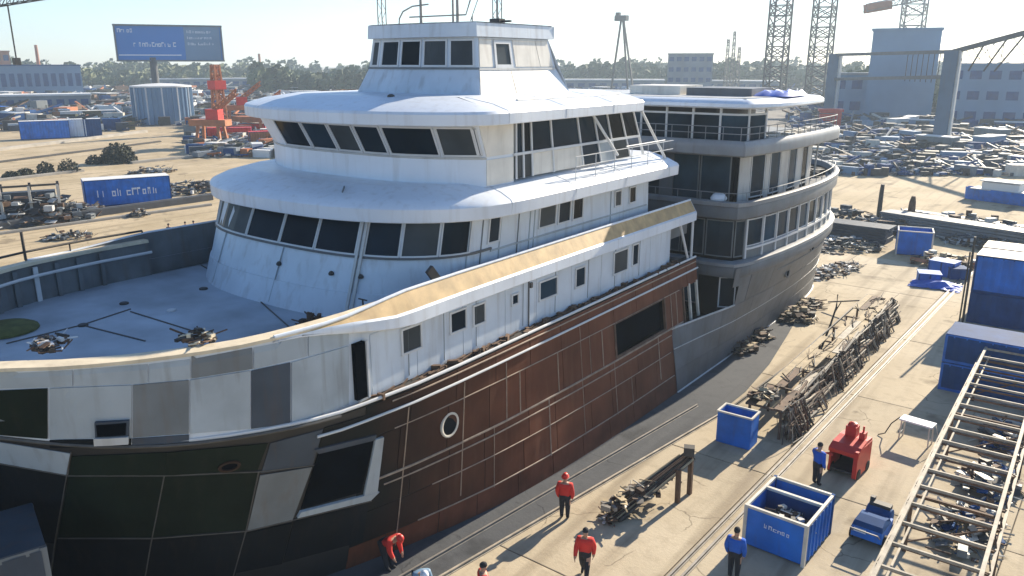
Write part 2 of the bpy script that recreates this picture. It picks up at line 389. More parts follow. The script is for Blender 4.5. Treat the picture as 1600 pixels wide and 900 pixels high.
# quay apron: dark bed, cast slabs with open joints
qa = R(2.0)
def Q(a, b, z=0.0):      # quay coordinates (a across, b along), turned two degrees like the rails
    c = Vector((-9.0, 21.0, 0)); return c + Vector((math.cos(qa)*a + math.sin(qa)*b, -math.sin(qa)*a + math.cos(qa)*b, z))
apr = MB(); apr.poly([Q(-12, -26, .004), Q(22, -26, .004), Q(22, 50, .004), Q(-12, 50, .004)]); apr = apr.build('quay_apron', 'joint'); tag(apr, kind='structure')
SA, SB = 8.4, 10.5
smesh = None
for i in range(-2, 3):
    for j in range(-3, 5):
        if smesh is None:
            m = MB(); a, b = SA/2-0.022, SB/2-0.022
            m.grid([[(-a, -b, 0), (a, -b, 0), (a, b, 0), (-a, b, 0)], [(-a, -b, .022), (a, -b, .022), (a, b, .022), (-a, b, .022)], [(-a+.02, -b+.02, .03), (a-.02, -b+.02, .03), (a-.02, b-.02, .03), (-a+.02, b-.02, .03)]], closed=True)
            m.poly([(-a+.02, -b+.02, .03), (a-.02, -b+.02, .03), (a-.02, b-.02, .03), (-a+.02, b-.02, .03)])
            o = m.build('concrete_slab', 'slab', apr); smesh = o.data
        else:
            o = bpy.data.objects.new('concrete_slab', smesh); col.objects.link(o); o.parent = apr
        p = Q((i+0.46)*SA, (j+0.3)*SB, 0.005 + rnd.uniform(0, 0.006)); o.location = p; o.rotation_euler = (0, 0, -qa)
GZ = 0.037                                             # top of the slabs
def rail(name, p, q, label, grp='rails let into the quay', mats='steel'):
    p = Vector(p); q = Vector(q); d = (q-p).normalized(); n = Vector((d.y, -d.x, 0))
    t = thing(name, p, label, 'rail', grp)
    m = MB(p)
    for o, z, ww, hh in ((0, .012, .16, .024), (0, .05, .03, .06), (0, .09, .075, .035)):
        m.beam(p + n*o + Vector((0, 0, z)), q + n*o + Vector((0, 0, z)), ww, hh)
    m.build('rail_bar', mats, t)
    return t
for off, lb in ((-.17, 'crane rail of the close pair on the side of the rod rack'), (.17, 'crane rail of the close pair on the side of the large blue skip')):
    rail('crane_rail', Q(off, -14, GZ), Q(off, 50, GZ), lb, 'pair of crane rails')
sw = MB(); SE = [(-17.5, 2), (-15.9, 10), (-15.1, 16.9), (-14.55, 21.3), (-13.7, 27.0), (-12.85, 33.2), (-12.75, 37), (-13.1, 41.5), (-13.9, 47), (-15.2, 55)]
sw.poly([(x, y, .052) for x, y in SE] + [(-30, 60, .052), (-30, 2, .052)]); tag(sw.build('slipway', 'asphalt', recalc=True), kind='structure')  # strip is dark by its own paving colour, not by a cast shadow
L = 'single steel rail in the dark paved strip beside the rust brown hull'
rail('dock_rail', (-16.1, 9, GZ), (-12.62, 34.2, GZ), 'pale steel edge rail where the dark paved strip meets the sunny slabs', None, 'weathered')
rail('dock_rail', (-16.3, 14, GZ), (-14.0, 34, GZ), L, None)
rail('dock_rail', (-12.55, 34.9, GZ), (-11.6, 52, GZ), 'dark rail running on under the scrap heaps beside the grey hull', None, 'dark_steel')

# ================================================================== THE FORE SHIP
CL = -24.2
def V2(x, y): return Vector((x, y, 0))
CB, CP = -23.70, -23.27                               # centre lines of bridge and pilothouse
def sym(half, n=None, smooth=True, c=CL):
    P = [V2(c-d, y) for d, y in reversed(half) if d > 1e-6] + [V2(c+d, y) for d, y in half]
    if smooth: return smooth_curve(P, n)
    return resample(P, n) if n else P
YL = [15, 17, 19, 21, 23, 25, 27, 29, 31, 33, 35, 36.3, 38.3]
def half_curve(K):
    K = [V2(x, y) for x, y in K]; S = smooth_curve(K, 400)
    bow = [p for p in S if p.y <= 15]; bow = resample(bow, 17)
    out = bow[:-1]
    for y in YL:
        for a, b in zip(S, S[1:]):
            if (a.y-y)*(b.y-y) <= 0 and b.y > 12: t = (y-a.y)/max(1e-9, b.y-a.y); out.append(V2(a.x+(b.x-a.x)*t, y)); break
        else: out.append(V2(S[-1].x, y))
    return out
K0 = half_curve([(CL, 8.4), (-22.2, 8.9), (-20.5, 10.2), (-19.1, 12.2), (-17.9, 15), (-17.15, 17.4), (-16.15, 21.8), (-15.65, 28), (-15.5, 35.5), (-15.45, 39)])
K1 = half_curve([(CL, 6.1), (-22.9, 6.35), (-21.5, 7.1), (-19.3, 8.5), (-17.8, 10.3), (-16.85, 12.9), (-16.4, 15.6), (-16.25, 18.4), (-16.3, 26.4), (-16.4, 39)])
K2 = half_curve([(CL, 4.2), (-23.0, 4.7), (-21.7, 5.9), (-20.5, 7.1), (-19.3, 8.2), (-18.1, 9.85), (-17.15, 12.0), (-16.8, 15.2), (-16.9, 18), (-16.95, 22), (-16.95, 39)])
NB = len(K0)
def z1(y): return 6.2 + 0.75*max(0, min(1, (14-y)/7.5))**1.2
def mir(p): return Vector((2*CL-p.x, p.y, p.z))
def full(H): return [mir(p) for p in reversed(H[1:])] + list(H)
ship = thing('ship', (CL, 22, 0), 'half painted ship with white superstructure over a rust brown and black hull', 'ship')
SO = Vector((CL, 22, 0))
ZR = [0, 0.95, 2.2, 3.3, 5.0, 6.2]
def HP(i, z):                                          # hull point, station i of the half curve
    zt = z1(K1[i].y); t = z/6.2; q = K0[i].lerp(K1[i], t**0.9); return Vector((q.x, q.y, zt*t))
def HS(y, z):                                          # port hull surface for y >= 15
    j = 16
    while j < NB-2 and YL[j-16+1] < y: j += 1
    a, b = HP(j, z), HP(j+1, z); t = (y-a.y)/(b.y-a.y)
    return Vector((a.x+(b.x-a.x)*t, y, z))
hull = MB(SO)
for sgn in (1, -1):
    for k in range(5):
        for i in range(NB-1):
            if i >= NB-3 and k < 3: continue
            if i >= NB-2 and k < 4: continue
            if sgn > 0 and k == 3 and 28.9 < YL[max(0, i-16)] < 34.9 and i >= 16: continue
            q = [HP(i, ZR[k]), HP(i+1, ZR[k]), HP(i+1, ZR[k+1]), HP(i, ZR[k+1])]
            if sgn < 0: q = [mir(p) for p in q][::-1]
            hull.quad(*q)
hull_o = hull.build('hull', 'hull_dark', ship)
W1 = []                                                # foot of the white topside: flush with the hull at the bow, set in aft
for i in range(NB):
    y = K1[i].y; f = max(0, min(1, (y-9.5)/6.0)); f = f*f*(3-2*f)
    a = K1[i]; b = K2[i]; W1.append(Vector((a.x + (b.x-a.x)*f, a.y + (b.y-a.y)*f*0, z1(y)+0.01)))
def TP(i, z):
    a = W1[i]; b = Vector((K2[i].x, K2[i].y, 8.9)); return a.lerp(b, (z-a.z)/(8.9-a.z))
topm = MB(SO)
for sgn in (1, -1):
    rows = []
    for k in range(4):
        r = [W1[i].lerp(Vector((K2[i].x, K2[i].y, 8.9)), k/3) for i in range(NB-1)]
        rows.append(r if sgn > 0 else [mir(p) for p in r][::-1])
    topm.grid(rows)
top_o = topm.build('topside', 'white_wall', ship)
# ledge between hull and topside, with a pale pipe rail along its edge
led = MB(SO)
for sgn in (1, -1):
    a = [HP(i, 6.2) + Vector((0, 0, .012)) for i in range(8, NB)]; b = [W1[i] + Vector((-0.02, 0, .002)) for i in range(8, NB)]
    rows = [a, b]
    if sgn < 0: rows = [[mir(p) for p in r][::-1] for r in rows]
    led.grid(rows)
led.build('side_ledge', 'dark_steel', ship)
for sgn in (1, -1):
    pts = [HP(i, 6.2) + Vector((-0.03, 0, 0.09)) for i in range(4, NB)]
    if sgn < 0: pts = [mir(p) for p in pts]
    MB(SO).tube(pts, .055, 8).build('edge_pipe', 'frame', ship, smooth=True)
    pts = [HP(i, 5.72) + Vector((0.06, 0, 0)) for i in range(14, NB)]
    if sgn < 0: pts = [mir(p) for p in pts]
    MB(SO).tube(pts, .045, 8).build('rubbing_strip', 'frame', ship, smooth=True)
dd = MB(SO)
for k in range(150):                                   # hoses, offcuts and brackets left on the ledge
    y = 15.5 + 21*rnd.random()**0.9; p = Vector((-16.55 + rnd.uniform(-.18, .14), y, 6.24))
    if k % 3: dd.tube([p, p + Vector((rnd.uniform(-.1, .1), rnd.uniform(.2, 1.1), rnd.uniform(0, .12)))], rnd.uniform(.015, .045), 5)
    else: dd.box(p + Vector((0, 0, .06)), (rnd.uniform(.06, .2), rnd.uniform(.1, .4), rnd.uniform(.06, .24)), rnd.random()*3)
tag(dd.build('ledge_litter', ['rusty'], ship), kind='stuff')

# hull plates aft of the flare: real plates with open seams
def plate(surf, y0, y1, za, zb, m, parent, t=0.022, ny=4):
    mb = MB(SO); gp = 0.018
    ys = [y0+gp + (y1-y0-2*gp)*k/(ny-1) for k in range(ny)]
    mb.slab_grid([[surf(y, z) for y in ys] for z in (za+gp, (za+zb)/2, zb-gp)], t)
    return mb.build('hull_plate', m, parent)
OPEN = (29.4, 34.3, 3.45, 5.0)                         # big opening in the brown side
for k in range(5):
    y = 15.0 + (0, 0.9, 0.3, 0.0, 0.6)[k]*0; yend = 35 if k < 3 else (36.3 if k == 3 else 38.25)
    stag = (0.0, 0.7, 1.4, 0.3, 1.0)[k]; cuts = [15.0]; c = 15.0 + 1.3 + stag*0.5
    while c < yend-1.2: cuts.append(c); c += rnd.choice((1.7, 2.1, 2.5, 2.1))
    cuts.append(yend)
    if k == 3:
        cuts = [c for c in cuts if not (OPEN[0]-.6 < c < OPEN[1]+.6)] + [OPEN[0], OPEN[1]]; cuts.sort()
    for a, b in zip(cuts, cuts[1:]):
        if k == 3 and abs(a-OPEN[0]) < .01:
            plate(HS, a, b, 3.3, 3.45, 'side_paint', hull_o); continue
        mid = (a+b)/2
        m = 'rust_red' if k == 0 else 'side_paint'
        plate(HS, a, b, ZR[k], ZR[k+1], m, hull_o)
def hull_line(z, ya, yb, r=0.028, m='seam', name='weld_bead', off=.03):
    n = 16; pts = [HS(ya+(yb-ya)*i/(n-1), z) + Vector((off, 0, 0)) for i in range(n)]
    return MB(SO).tube(pts, r, 5).build(name, m, hull_o)
for z, ya, yb, r in ((3.34, 15.6, 36.2, .045), (3.02, 16, 34.8, .03), (5.02, 16.2, 36, .022), (2.2, 18, 34.6, .022), (0.97, 17.5, 34.8, .028), (6.05, 16, 38.2, .03)):
    hull_line(z, ya, yb, r)
for y, za, zb in ((16.7, .3, 5.6), (19.3, 1.2, 5.6), (20.9, .9, 3.3), (21.6, 3.3, 5.6), (22.4, 3.3, 5.0), (24.2, .9, 3.3), (24.9, 3.3, 5.0), (26.6, .9, 5.6), (27.3, 3.4, 5.0), (28.3, 3.4, 5.0), (29.2, .9, 3.3), (30.6, .9, 2.2), (33.4, 1.2, 3.3), (35.0, 3.4, 5.0), (35.6, 3.4, 5.0)):
    MB(SO).tube([HS(y, za + (zb-za)*k/4) + Vector((.03, 0, 0)) for k in range(5)], rnd.choice((.016, .024, .03)), 5).build('frame_bead', 'seam', hull_o)
# opening: recessed dark pane, side reveals
ov = MB(SO)
ov.slab_grid([[HS(OPEN[0]+.1 + (OPEN[1]-OPEN[0]-.2)*k/4, z) + Vector((-.22, 0, 0)) for k in range(5)] for z in (OPEN[2]+.05, OPEN[3]-.05)], .02)
wo = ov.build('side_window', 'void', ship)
fr = MB(SO)
for y in (OPEN[0], OPEN[1]): fr.beam(HS(y, OPEN[2]) + Vector((.0, 0, 0)), HS(y, OPEN[3]), .12, .12)
for z in (OPEN[2], OPEN[3]): fr.tube([HS(OPEN[0] + (OPEN[1]-OPEN[0])*k/5, z) for k in range(6)], .06, 6)
fr.build('frame', 'rusty', wo)
for y in (36.45, 37.2, 38.1):
    MB(SO).beam(HS(y, 3.2), HS(y, 5.1), .12, .12).build('stanchion', 'pale_steel' if y > 37 else 'rusty', ship)
MB(SO).poly([(HS(36.2, .2).x-.1, 36.2, 0.1), (HS(36.2, 5.9).x-.1, 36.2, 6.1), (2*CL-HS(36.2, 5.9).x+.1, 36.2, 6.1), (2*CL-HS(36.2, .2).x+.1, 36.2, .1)]).build('end_bulkhead', 'void', ship)
# porthole
pc = atx(704, 664, -16.35); pc = HS(pc.y, pc.z)
ph = MB(SO)
ph.lathe(pc, [(.45, 0.0), (.45, .06), (.41, .075), (.36, .06), (.36, .0)], 24, 'X'); pho = ph.build('porthole', 'pale_steel', ship, smooth=True)
MB(SO).lathe(pc + Vector((.03, 0, 0)), [(.365, 0), (.365, .012)], 24, 'X').build('pane', 'glass', pho)

# bow plates, laid on the hull
bm = bmesh.new(); tmp = bmesh.new()
for o in (hull_o, top_o): bm.from_mesh(o.data)
bvh = BVHTree.FromBMesh(bm); bm.free(); tmp.free()
def onhull(u, v, off=0.0):
    d = ray(u, v).normalized(); h = bvh.ray_cast(EYEP - SO, d)
    if h[0] is None: return None
    n = h[1] if h[1].dot(d) < 0 else -h[1]
    return h[0] + SO + n*off
def px_plate(name, quad, m, parent, off=0.014, t=0.022, nu=13, nv=6, label=None):
    (a, b, c, d) = quad                                # TL TR BR BL
    rows = []
    for j in range(nv):
        r = []
        for i in range(nu):
            s, q = i/(nu-1), j/(nv-1)
            u = (d[0]*(1-s)+c[0]*s)*(1-q) + (a[0]*(1-s)+b[0]*s)*q; v = (d[1]*(1-s)+c[1]*s)*(1-q) + (a[1]*(1-s)+b[1]*s)*q
            p = onhull(u, v, off)
            if p is None: return None
            r.append(p)
        rows.append(r)
    o = MB(SO).slab_grid(rows, t).build(name, m, parent)
    if label: o['label'] = label
    return o
capL = [(-200, 588), (-90, 584), (0, 579), (115, 572), (232, 562), (298, 554), (395, 535), (480, 520), (545, 509)]
rowA = [(-200, 612), (-90, 612), (0, 607), (115, 604), (232, 599), (298, 592), (395, 577), (453, 565), (545, 539)]
rowB = [(-200, 655), (-90, 672), (0, 681), (81, 686), (206, 684), (296, 678), (388, 671), (454, 662), (545, 633)]
def lerp_line(L, u):
    for a, b in zip(L, L[1:]):
        if a[0] <= u <= b[0]: t = (u-a[0])/(b[0]-a[0]); return a[1]+(b[1]-a[1])*t
    return L[-1][1] if u > L[-1][0] else L[0][1]
def band(u0, u1, top, bot, m, sh=0, gap=1.2):
    return px_plate('side_plate', [(u0+gap, lerp_line(top, u0)+gap), (u1-gap, lerp_line(top, u1)+gap), (u1-gap+sh, lerp_line(bot, u1)-gap), (u0+gap+sh, lerp_line(bot, u0)-gap)], m, top_o)
for u0, u1, m in ((-200, -90, 'pale_plate'), (-90, 0, 'bow_white_shaded'), (0, 115, 'pale_plate'), (115, 232, 'bow_white_shaded'), (232, 298, 'bow_white_shaded'), (298, 395, 'grey_plate'), (395, 480, 'pale_plate'), (480, 545, 'bow_white_shaded')):
    band(u0, u1, capL, rowA, m)
for u0, u1, m in ((-200, -90, 'slate_plate'), (-90, 76, 'green_plate'), (78, 207, 'pale_plate'), (207, 296, 'grey_plate'), (296, 391, 'bow_white_shaded'), (391, 454, 'slate_plate'), (454, 545, 'bow_white_shaded')):
    band(u0, u1, rowA, rowB, m)
rowC = [(-200, 668), (-90, 684), (0, 692), (81, 700), (206, 697), (296, 690), (388, 681), (454, 671), (545, 642)]
for u0, u1, m in ((78, 206, 'black_plate'), (206, 296, 'slate_plate'), (296, 388, 'grey_plate'), (388, 454, 'grey_plate')): band(u0, u1, rowB, rowC, m, gap=.7)
# dark bow plating below the knuckle
def hull_px(quad, m, **k): return px_plate('hull_plate', quad, m, hull_o, **k)
hull_px([(-150, 690), (0, 690), (0, 722), (-150, 712)], 'slate_plate')
hull_px([(0, 690), (112, 708), (107, 741), (0, 722)], 'pale_plate', off=.01)
hull_px([(-150, 712), (0, 724), (0, 815), (-150, 800)], 'black_plate'); hull_px([(0, 724), (107, 743), (86, 848), (0, 835)], 'black_plate')
hull_px([(114, 712), (262, 706), (258, 742), (108, 742)], 'green_plate'); hull_px([(262, 706), (418, 692), (402, 733), (258, 742)], 'green_plate')
hull_px([(108, 744), (257, 744), (240, 838), (92, 838)], 'green_plate'); hull_px([(257, 744), (402, 737), (384, 826), (240, 838)], 'green_plate')
hull_px([(90, 842), (238, 841), (225, 935), (76, 935)], 'black_plate'); hull_px([(238, 841), (382, 830), (362, 925), (225, 935)], 'black_plate')
hull_px([(0, 840), (85, 851), (74, 940), (0, 930)], 'black_plate')
hull_px([(422, 692), (504, 670), (488, 726), (408, 738)], 'slate_plate', off=.008); hull_px([(506, 668), (600, 640), (590, 684), (496, 706)], 'side_paint', off=.008)
hull_px([(406, 742), (487, 729), (456, 813), (386, 828)], 'grey_plate', off=.012, label='blue grey plate ahead of the cut opening')
hull_px([(384, 832), (456, 816), (440, 880), (364, 895)], 'black_plate'); hull_px([(458, 814), (575, 786), (566, 845), (442, 878)], 'black_plate')
op = px_plate('hull_opening', [(497, 706), (583, 686), (563, 768), (470, 794)], 'void', ship, off=.012, t=.03)
px_plate('frame', [(584, 685), (597, 681), (587, 769), (566, 775)], 'pale_plate', op, off=.012, t=.09, nu=3)
px_plate('sill', [(468, 797), (590, 766), (577, 779), (463, 806)], 'pale_plate', op, off=.012, t=.10, nu=6)
px_plate('frame', [(490, 701), (586, 678), (584, 686), (496, 707)], 'slate_plate', op, off=.012, t=.07)
fl = px_plate('fairlead', [(150, 657), (203, 654), (202, 688), (152, 690)], 'slate_plate', ship, off=.03, t=.10, nu=3)
if fl: px_plate('slot', [(153, 660), (199, 657), (198, 676), (155, 678)], 'void', fl, off=.135, t=.01, nu=3)
if fl: px_plate('lip', [(150, 680), (203, 678), (203, 689), (151, 691)], 'grey_light', fl, off=.13, t=.06, nu=3)
hp = onhull(358, 727, .02); hn = (onhull(358, 727, 1.0) - onhull(358, 727, 0)).normalized()
hx = Vector((0, 0, 1)).cross(hn).normalized(); hy = hn.cross(hx)
def oval(c, rx, ry, n=20): return [c + hx*math.cos(2*math.pi*i/n)*rx + hy*math.sin(2*math.pi*i/n)*ry for i in range(n)]
m = MB(SO); m.grid([oval(hp, .30, .19), oval(hp+hn*.06, .29, .18), oval(hp+hn*.06, .22, .12), oval(hp+hn*.01, .21, .11)], closed=True)
hw = m.build('hawsehole', 'umber_plate', ship, smooth=True); MB(SO).poly(oval(hp+hn*.02, .21, .11)).build('slot', 'void', hw)
for L_ in ([(112, 705), (86, 850), (76, 935)], [(257, 742), (236, 850), (222, 930)], [(404, 735), (384, 828), (364, 900)], [(108, 742), (260, 742), (404, 736), (490, 726)], [(92, 840), (240, 840), (384, 829), (580, 782)], [(0, 723), (108, 742)]):
    pts = []
    for a, b in zip(L_, L_[1:]):
        for k in range(7): q = onhull(a[0]+(b[0]-a[0])*k/6, a[1]+(b[1]-a[1])*k/6, .03); pts += [q] if q else []
    if len(pts) > 2: MB(SO).tube(pts, .022, 5).build('weld_bead', 'seam_dark', hull_o)
kn = MB(SO)
for sgn in (1, -1):
    pts = [HP(i, 6.2) + Vector((.02, -.03, .0)) for i in range(0, 16)]
    kn.tube(pts if sgn > 0 else [mir(p) for p in pts], .05, 6)
kn.build('knuckle_strip', 'seam_dark', ship, smooth=True)

# topside wall: panels, windows, door slot
sideP = [V2(-16.95, y) for y in (15, 20, 25, 30, 37.6)]
TW = Wall([V2(-16.80, 14), V2(-16.80, 37.3)], [V2(-16.80, 14), V2(-16.80, 37.3)], 6.2, 8.3)
cuts = [15.6, 17.6, 19.9, 22.3, 24.3, 26.8, 29.2, 31.4, 33.8, 35.6]
for a, b in zip(cuts, cuts[1:]):
    m = MB(SO); TW.panel(m, a-14+.012, b-14-.012, 6.25, 8.2, -.2, .004, 2); m.build('wall_panel', 'white_wall', ship, recalc=True)
def px_window(wall, X, tl, br, parent=ship, org=SO, fr='frame', gl='glass', fw=.07):
    a = atx(*tl, X); b = atx(*br, X); d0, d1 = wall.dof(a), wall.dof(b)
    return wall.window(parent, org, d0, d1, b.z, a.z, fr, gl, fw)
Z5 = lambda x, y: (520 + x*.3778, 280 + y*.3778)
for tl, br, gl in (((278, 620), (368, 697), 'glass_grey'), ((480, 552), (552, 617), 'glass'), ((576, 522), (630, 592), 'glass'), ((736, 477), (767, 515), 'glass'), ((851, 424), (927, 477), 'glass'), ((1001, 369), (1042, 437), 'glass'), ((1160, 302), (1217, 375), 'glass'), ((1238, 270), (1261, 352), 'glass')):
    px_window(TW, -16.8, Z5(*tl), Z5(*br), gl=gl)
a = atx(546, 540, -16.9); b = atx(566, 625, -16.9)
m = MB(SO); m.box((-16.74, (a.y+b.y)/2, 7.25), (.16, .40, 1.75)); ds = m.build('door_slot', 'void', ship)
MB(SO).box((-16.72, b.y+.06, 7.25), (.22, .07, 1.8)).build('frame', 'frame', ds)
m = MB(SO); ya = atx(822, 480, -16.9).y; m.box((-16.78, ya, 7.2), (.05, .05, 1.9)).box((-16.76, ya+.12, 7.9), (.1, .12, .2)); m.build('downpipe', 'grey_dark', ship)
# aft end of this deck: open bay with raking stays
MB(SO).quad((-17.1, 36.0, 6.3), (-17.1, 36.0, 8.2), (2*CL+17.1, 36.0, 8.2), (2*CL+17.1, 36.0, 6.3)).build('bay_wall', 'grey_dark', ship)
for p, q in (((-16.6, 36.6, 8.2), (-16.5, 37.5, 6.3)), ((-16.6, 38.1, 8.3), (-16.5, 37.9, 6.3))):
    MB(SO).tube([p, q], .07, 8).build('stay', 'frame', ship)

# bulwark: cap rail round the bow, tan sloping fascia aft
bow_i = [i for i in range(NB) if K2[i].y <= 16.6]
capH = [K2[i] for i in range(0, 18)]
cap = MB(SO); Pc = full(capH); loft(cap, Pc, [(.02, 8.88), (.07, 8.90), (.07, 8.985), (-.40, 9.0), (-.42, 8.88), (.02, 8.88)])
cap.build('cap_rail', 'cap_tan', ship, recalc=True)
inn = MB(SO); loft(inn, Pc, [(-.30, 8.92), (-.34, 7.45)], side=1); inn.build('bulwark_lining', 'bulwark_grey', ship)
N_ = normals2(Pc)
for i in range(1, len(Pc)-1, 1):
    p = Pc[i] - N_[i]*.42
    MB(SO).beam(p + Vector((0, 0, 7.5)), p + Vector((0, 0, 8.8)), .07, .16).build('bulwark_rib', 'bulwark_grey' if i % 4 else 'frame', ship)
pp = [Pc[i] - N_[i]*.55 + Vector((0, 0, 8.5)) for i in range(len(Pc)//2-2)]
MB(SO).tube(pp, .06, 8).build('pipe_rail', 'frame', ship, smooth=True)
pp = [Pc[i] + N_[i]*.02 + Vector((0, 0, 9.32)) for i in range(0, len(Pc)//2-3)]
hr = MB(SO).tube(pp, .045, 6).build('hand_rail', 'dark_steel', ship, smooth=True)
for i in range(0, len(pp), 2): MB(SO).tube([pp[i], pp[i] - Vector((0, 0, .34))], .03, 6).build('rail_post', 'dark_steel', ship)
for k in (4, 11):
    MB(SO).tube([pp[k] + Vector((0, 0, -.3)), pp[k] + Vector((0, 0, .75))], .05, 6).build('mooring_post', 'dark_steel', ship)
# fascia (tan slope over white band) along both sides, aft of the step
for sgn in (1, -1):
    ys_ = (12.4, 13.2, 14.0, 14.8, 15.6, 16.4, 17.2, 18, 20, 23, 27, 31, 35, 38.3)
    def k2x(y):
        for p_, q_ in zip(K2, K2[1:]):
            if p_.y <= y <= q_.y and q_.y > 11: return p_.x + (q_.x-p_.x)*(y-p_.y)/max(1e-9, q_.y-p_.y)
        return -16.95
    P = [V2(k2x(y), y) for y in ys_]
    ease = [max(0, min(1, (y-12.4)/5.0)) for y in ys_]; ease = [e*e*(3-2*e) for e in ease]
    rise = [8.99 + .22*max(0, min(1, (y-14.4)/2.6)) for y in ys_]
    def sec(off, f): return [Vector((p.x+(off if off < 0 else .045 + (off-.045)*ease[i]) if sgn > 0 else 2*CL-p.x-(off if off < 0 else .045 + (off-.045)*ease[i]), p.y, f(i))) for i, p in enumerate(P)]
    h = lambda i: min(1, (rise[i]-8.96)/.2)
    tan = MB(SO); tan.grid([sec(.37, lambda i: 8.66 + .27*(1-h(i))), sec(.06, lambda i: rise[i]-.04)]); tan.build('fascia_slope', 'primer', ship)
    wb = MB(SO); wb.grid([sec(-.05, lambda i: 8.1 + .7*(1-ease[i])), sec(.34, lambda i: 8.14 + .7*(1-ease[i])), sec(.45, lambda i: 8.2 + .7*(1-ease[i])), sec(.45, lambda i: 8.6 + .27*(1-h(i))), sec(.37, lambda i: 8.665 + .27*(1-h(i)))]); wb.build('fascia_band', 'white', ship, smooth=True)
    tp = MB(SO).tube(sec(.03, lambda i: rise[i]), .055, 8); tp.build('fascia_rail', 'white', ship, smooth=True)
    ib = MB(SO); ib.grid([sec(-.02, lambda i: rise[i]), sec(-.05, lambda i: 7.45)]); ib.build('bulwark_lining', 'bulwark_grey', ship)
    x = -16.95 if sgn > 0 else 2*CL+16.95
    e = MB(SO); e.poly([(x-.05*sgn, 38.3, 8.1), (x+.45*sgn, 38.3, 8.2), (x+.45*sgn, 38.3, 8.6), (x+.06*sgn, 38.3, 9.2)]); e.build('fascia_end', 'white', ship)
MB(SO).quad((-17.0, 20.8, 8.35), (2*CL+17.0, 20.8, 8.35), (2*CL+17, 38.2, 8.35), (-17, 38.2, 8.35)).build('boat_deck', 'deck_blue', ship)
# foredeck
fd = MB(SO); half = [K2[i] for i in range(0, 21)]; N2 = normals2(full(half)); fp = [p - n*.33 for p, n in zip(full(half), N2)]
rows = [[Vector((p.x, p.y, 7.5)) for p in fp[:len(fp)//2+1]], [Vector((p.x, p.y, 7.5)) for p in reversed(fp[len(fp)//2:])]]
fd.grid(rows); fdo = fd.build('foredeck', 'deck_blue', ship, recalc=True)
for L_ in ([(314, 414), (400, 465), (453, 512)], [(128, 508), (227, 533)], [(10, 537), (128, 508), (204, 483)], [(204, 487), (310, 520)], [(325, 432), (450, 473), (560, 480)]):
    pts = [atz(u, v, 7.51) for u, v in L_]
    MB(SO).tube(pts, .03, 5).build('deck_seam', 'seam_dark', fdo)
for u, v in ((194, 475), (318, 452), (268, 486), (130, 509)):
    c = atz(u, v, 7.5); MB(SO).lathe(c, [(.16, 0), (.16, .05), (.12, .07), (.02, .07)], 12).build('deck_fitting', 'frame' if u == 268 else 'dark_steel', fdo)

# ---------- saloon house (curved raked front under the brow)
lo = sym([(0, 17.55), (1.5, 17.58), (3, 17.75), (4.2, 18.1), (5.3, 18.7), (6.2, 19.6), (6.75, 20.8), (6.8, 22.5), (6.8, 27), (6.8, 34.6)], 121)
up = sym([(0, 18.8), (1.5, 18.83), (3, 18.93), (4.2, 19.15), (5.2, 19.55), (6.1, 20.25), (6.65, 21.15), (6.72, 22.5), (6.72, 27), (6.72, 34.6)], 121)
HW = Wall(lo, up, 8.2, 10.95)
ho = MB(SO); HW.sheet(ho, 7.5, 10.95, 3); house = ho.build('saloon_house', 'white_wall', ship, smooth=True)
cen = HW.dof(V2(CL, 17.5))
def dY(y): return HW.dof(V2(-17.4, y))
# a skirt in two strakes below the windows
sk = MB(SO); HW.panel(sk, dY(21.2)*0 + HW.dof(V2(2*CL+17.4, 21.2)), dY(21.4), 7.5, 8.35, 0, .05, 40); sk.build('skirt', 'white_wall', ship, smooth=True, recalc=True)
sb_ = MB(SO); HW.panel(sb_, HW.dof(V2(2*CL+17.4, 22)), dY(22), 9.50, 9.58, 0, .07, 40); sb_.build('window_sill', 'grey_dark', ship, recalc=True)
edges = []
for u, v in ((342, 328), (392, 342), (432, 354), (484, 364), (543, 374)):
    p = atz(u, v, 10.2); edges.append(HW.dof(p))
for u, v in ((556, 374), (612, 377), (672, 374), (724, 370)):
    p = atz(u, v, 10.2); edges.append(HW.dof(p))
edges.sort()
lo_e = min(edges); sbm = [2*cen - e for e in edges if 2*cen - e < lo_e - .3]
alle = sorted(edges + sbm)
for a, b in zip(alle, alle[1:]):
    if b-a < .35: 
        continue
    HW.window(ship, SO, a+.02, b-.02, 9.58, 10.78, 'frame', 'glass', .05, 4)
for u, v in ((550, 374),):                             # heavy corner mullion
    d = HW.dof(atz(u, v, 10.2)); m = MB(SO); HW.panel(m, d-.14, d-.04, 7.6, 10.85, 0, .12, 2); HW.panel(m, d+.04, d+.14, 7.6, 10.85, 0, .12, 2); m.build('corner_mullion', 'grey_light', ship, recalc=True)
Z5w = ((612, 148), (664, 262)), ((833, 108), (907, 190)), ((917, 92), (969, 176)), ((980, 74), (1023, 162)), ((1161, 50), (1187, 110)), ((1223, 33), (1249, 95))
for tl, br in Z5w: px_window(HW, -17.45, Z5(*tl), Z5(*br), fw=.06)
for x in (536, 592, 672, 750, 800, 820, 1145):         # upright seams of the side panels
    d = HW.dof(atx(*Z5(x, 200), -17.4)); m = MB(SO); HW.panel(m, d-.02, d+.02, 8.4, 10.8, 0, .03, 2); m.build('panel_strip', 'grey_plate' if x in (592, 750) else 'pale_plate', ship, recalc=True)
m = MB(SO); HW.panel(m, dY(22.0), dY(34.4), 9.42, 9.48, 0, .04, 8); m.build('panel_strip', 'pale_plate', ship, recalc=True)
st = atx(680, 420, -17.0); MB(SO).beam((-17.0, st.y-.3, 9.6), (-16.95, st.y+.25, 8.9), .12, .3).build('ladder_bracket', 'dark_steel', ship)
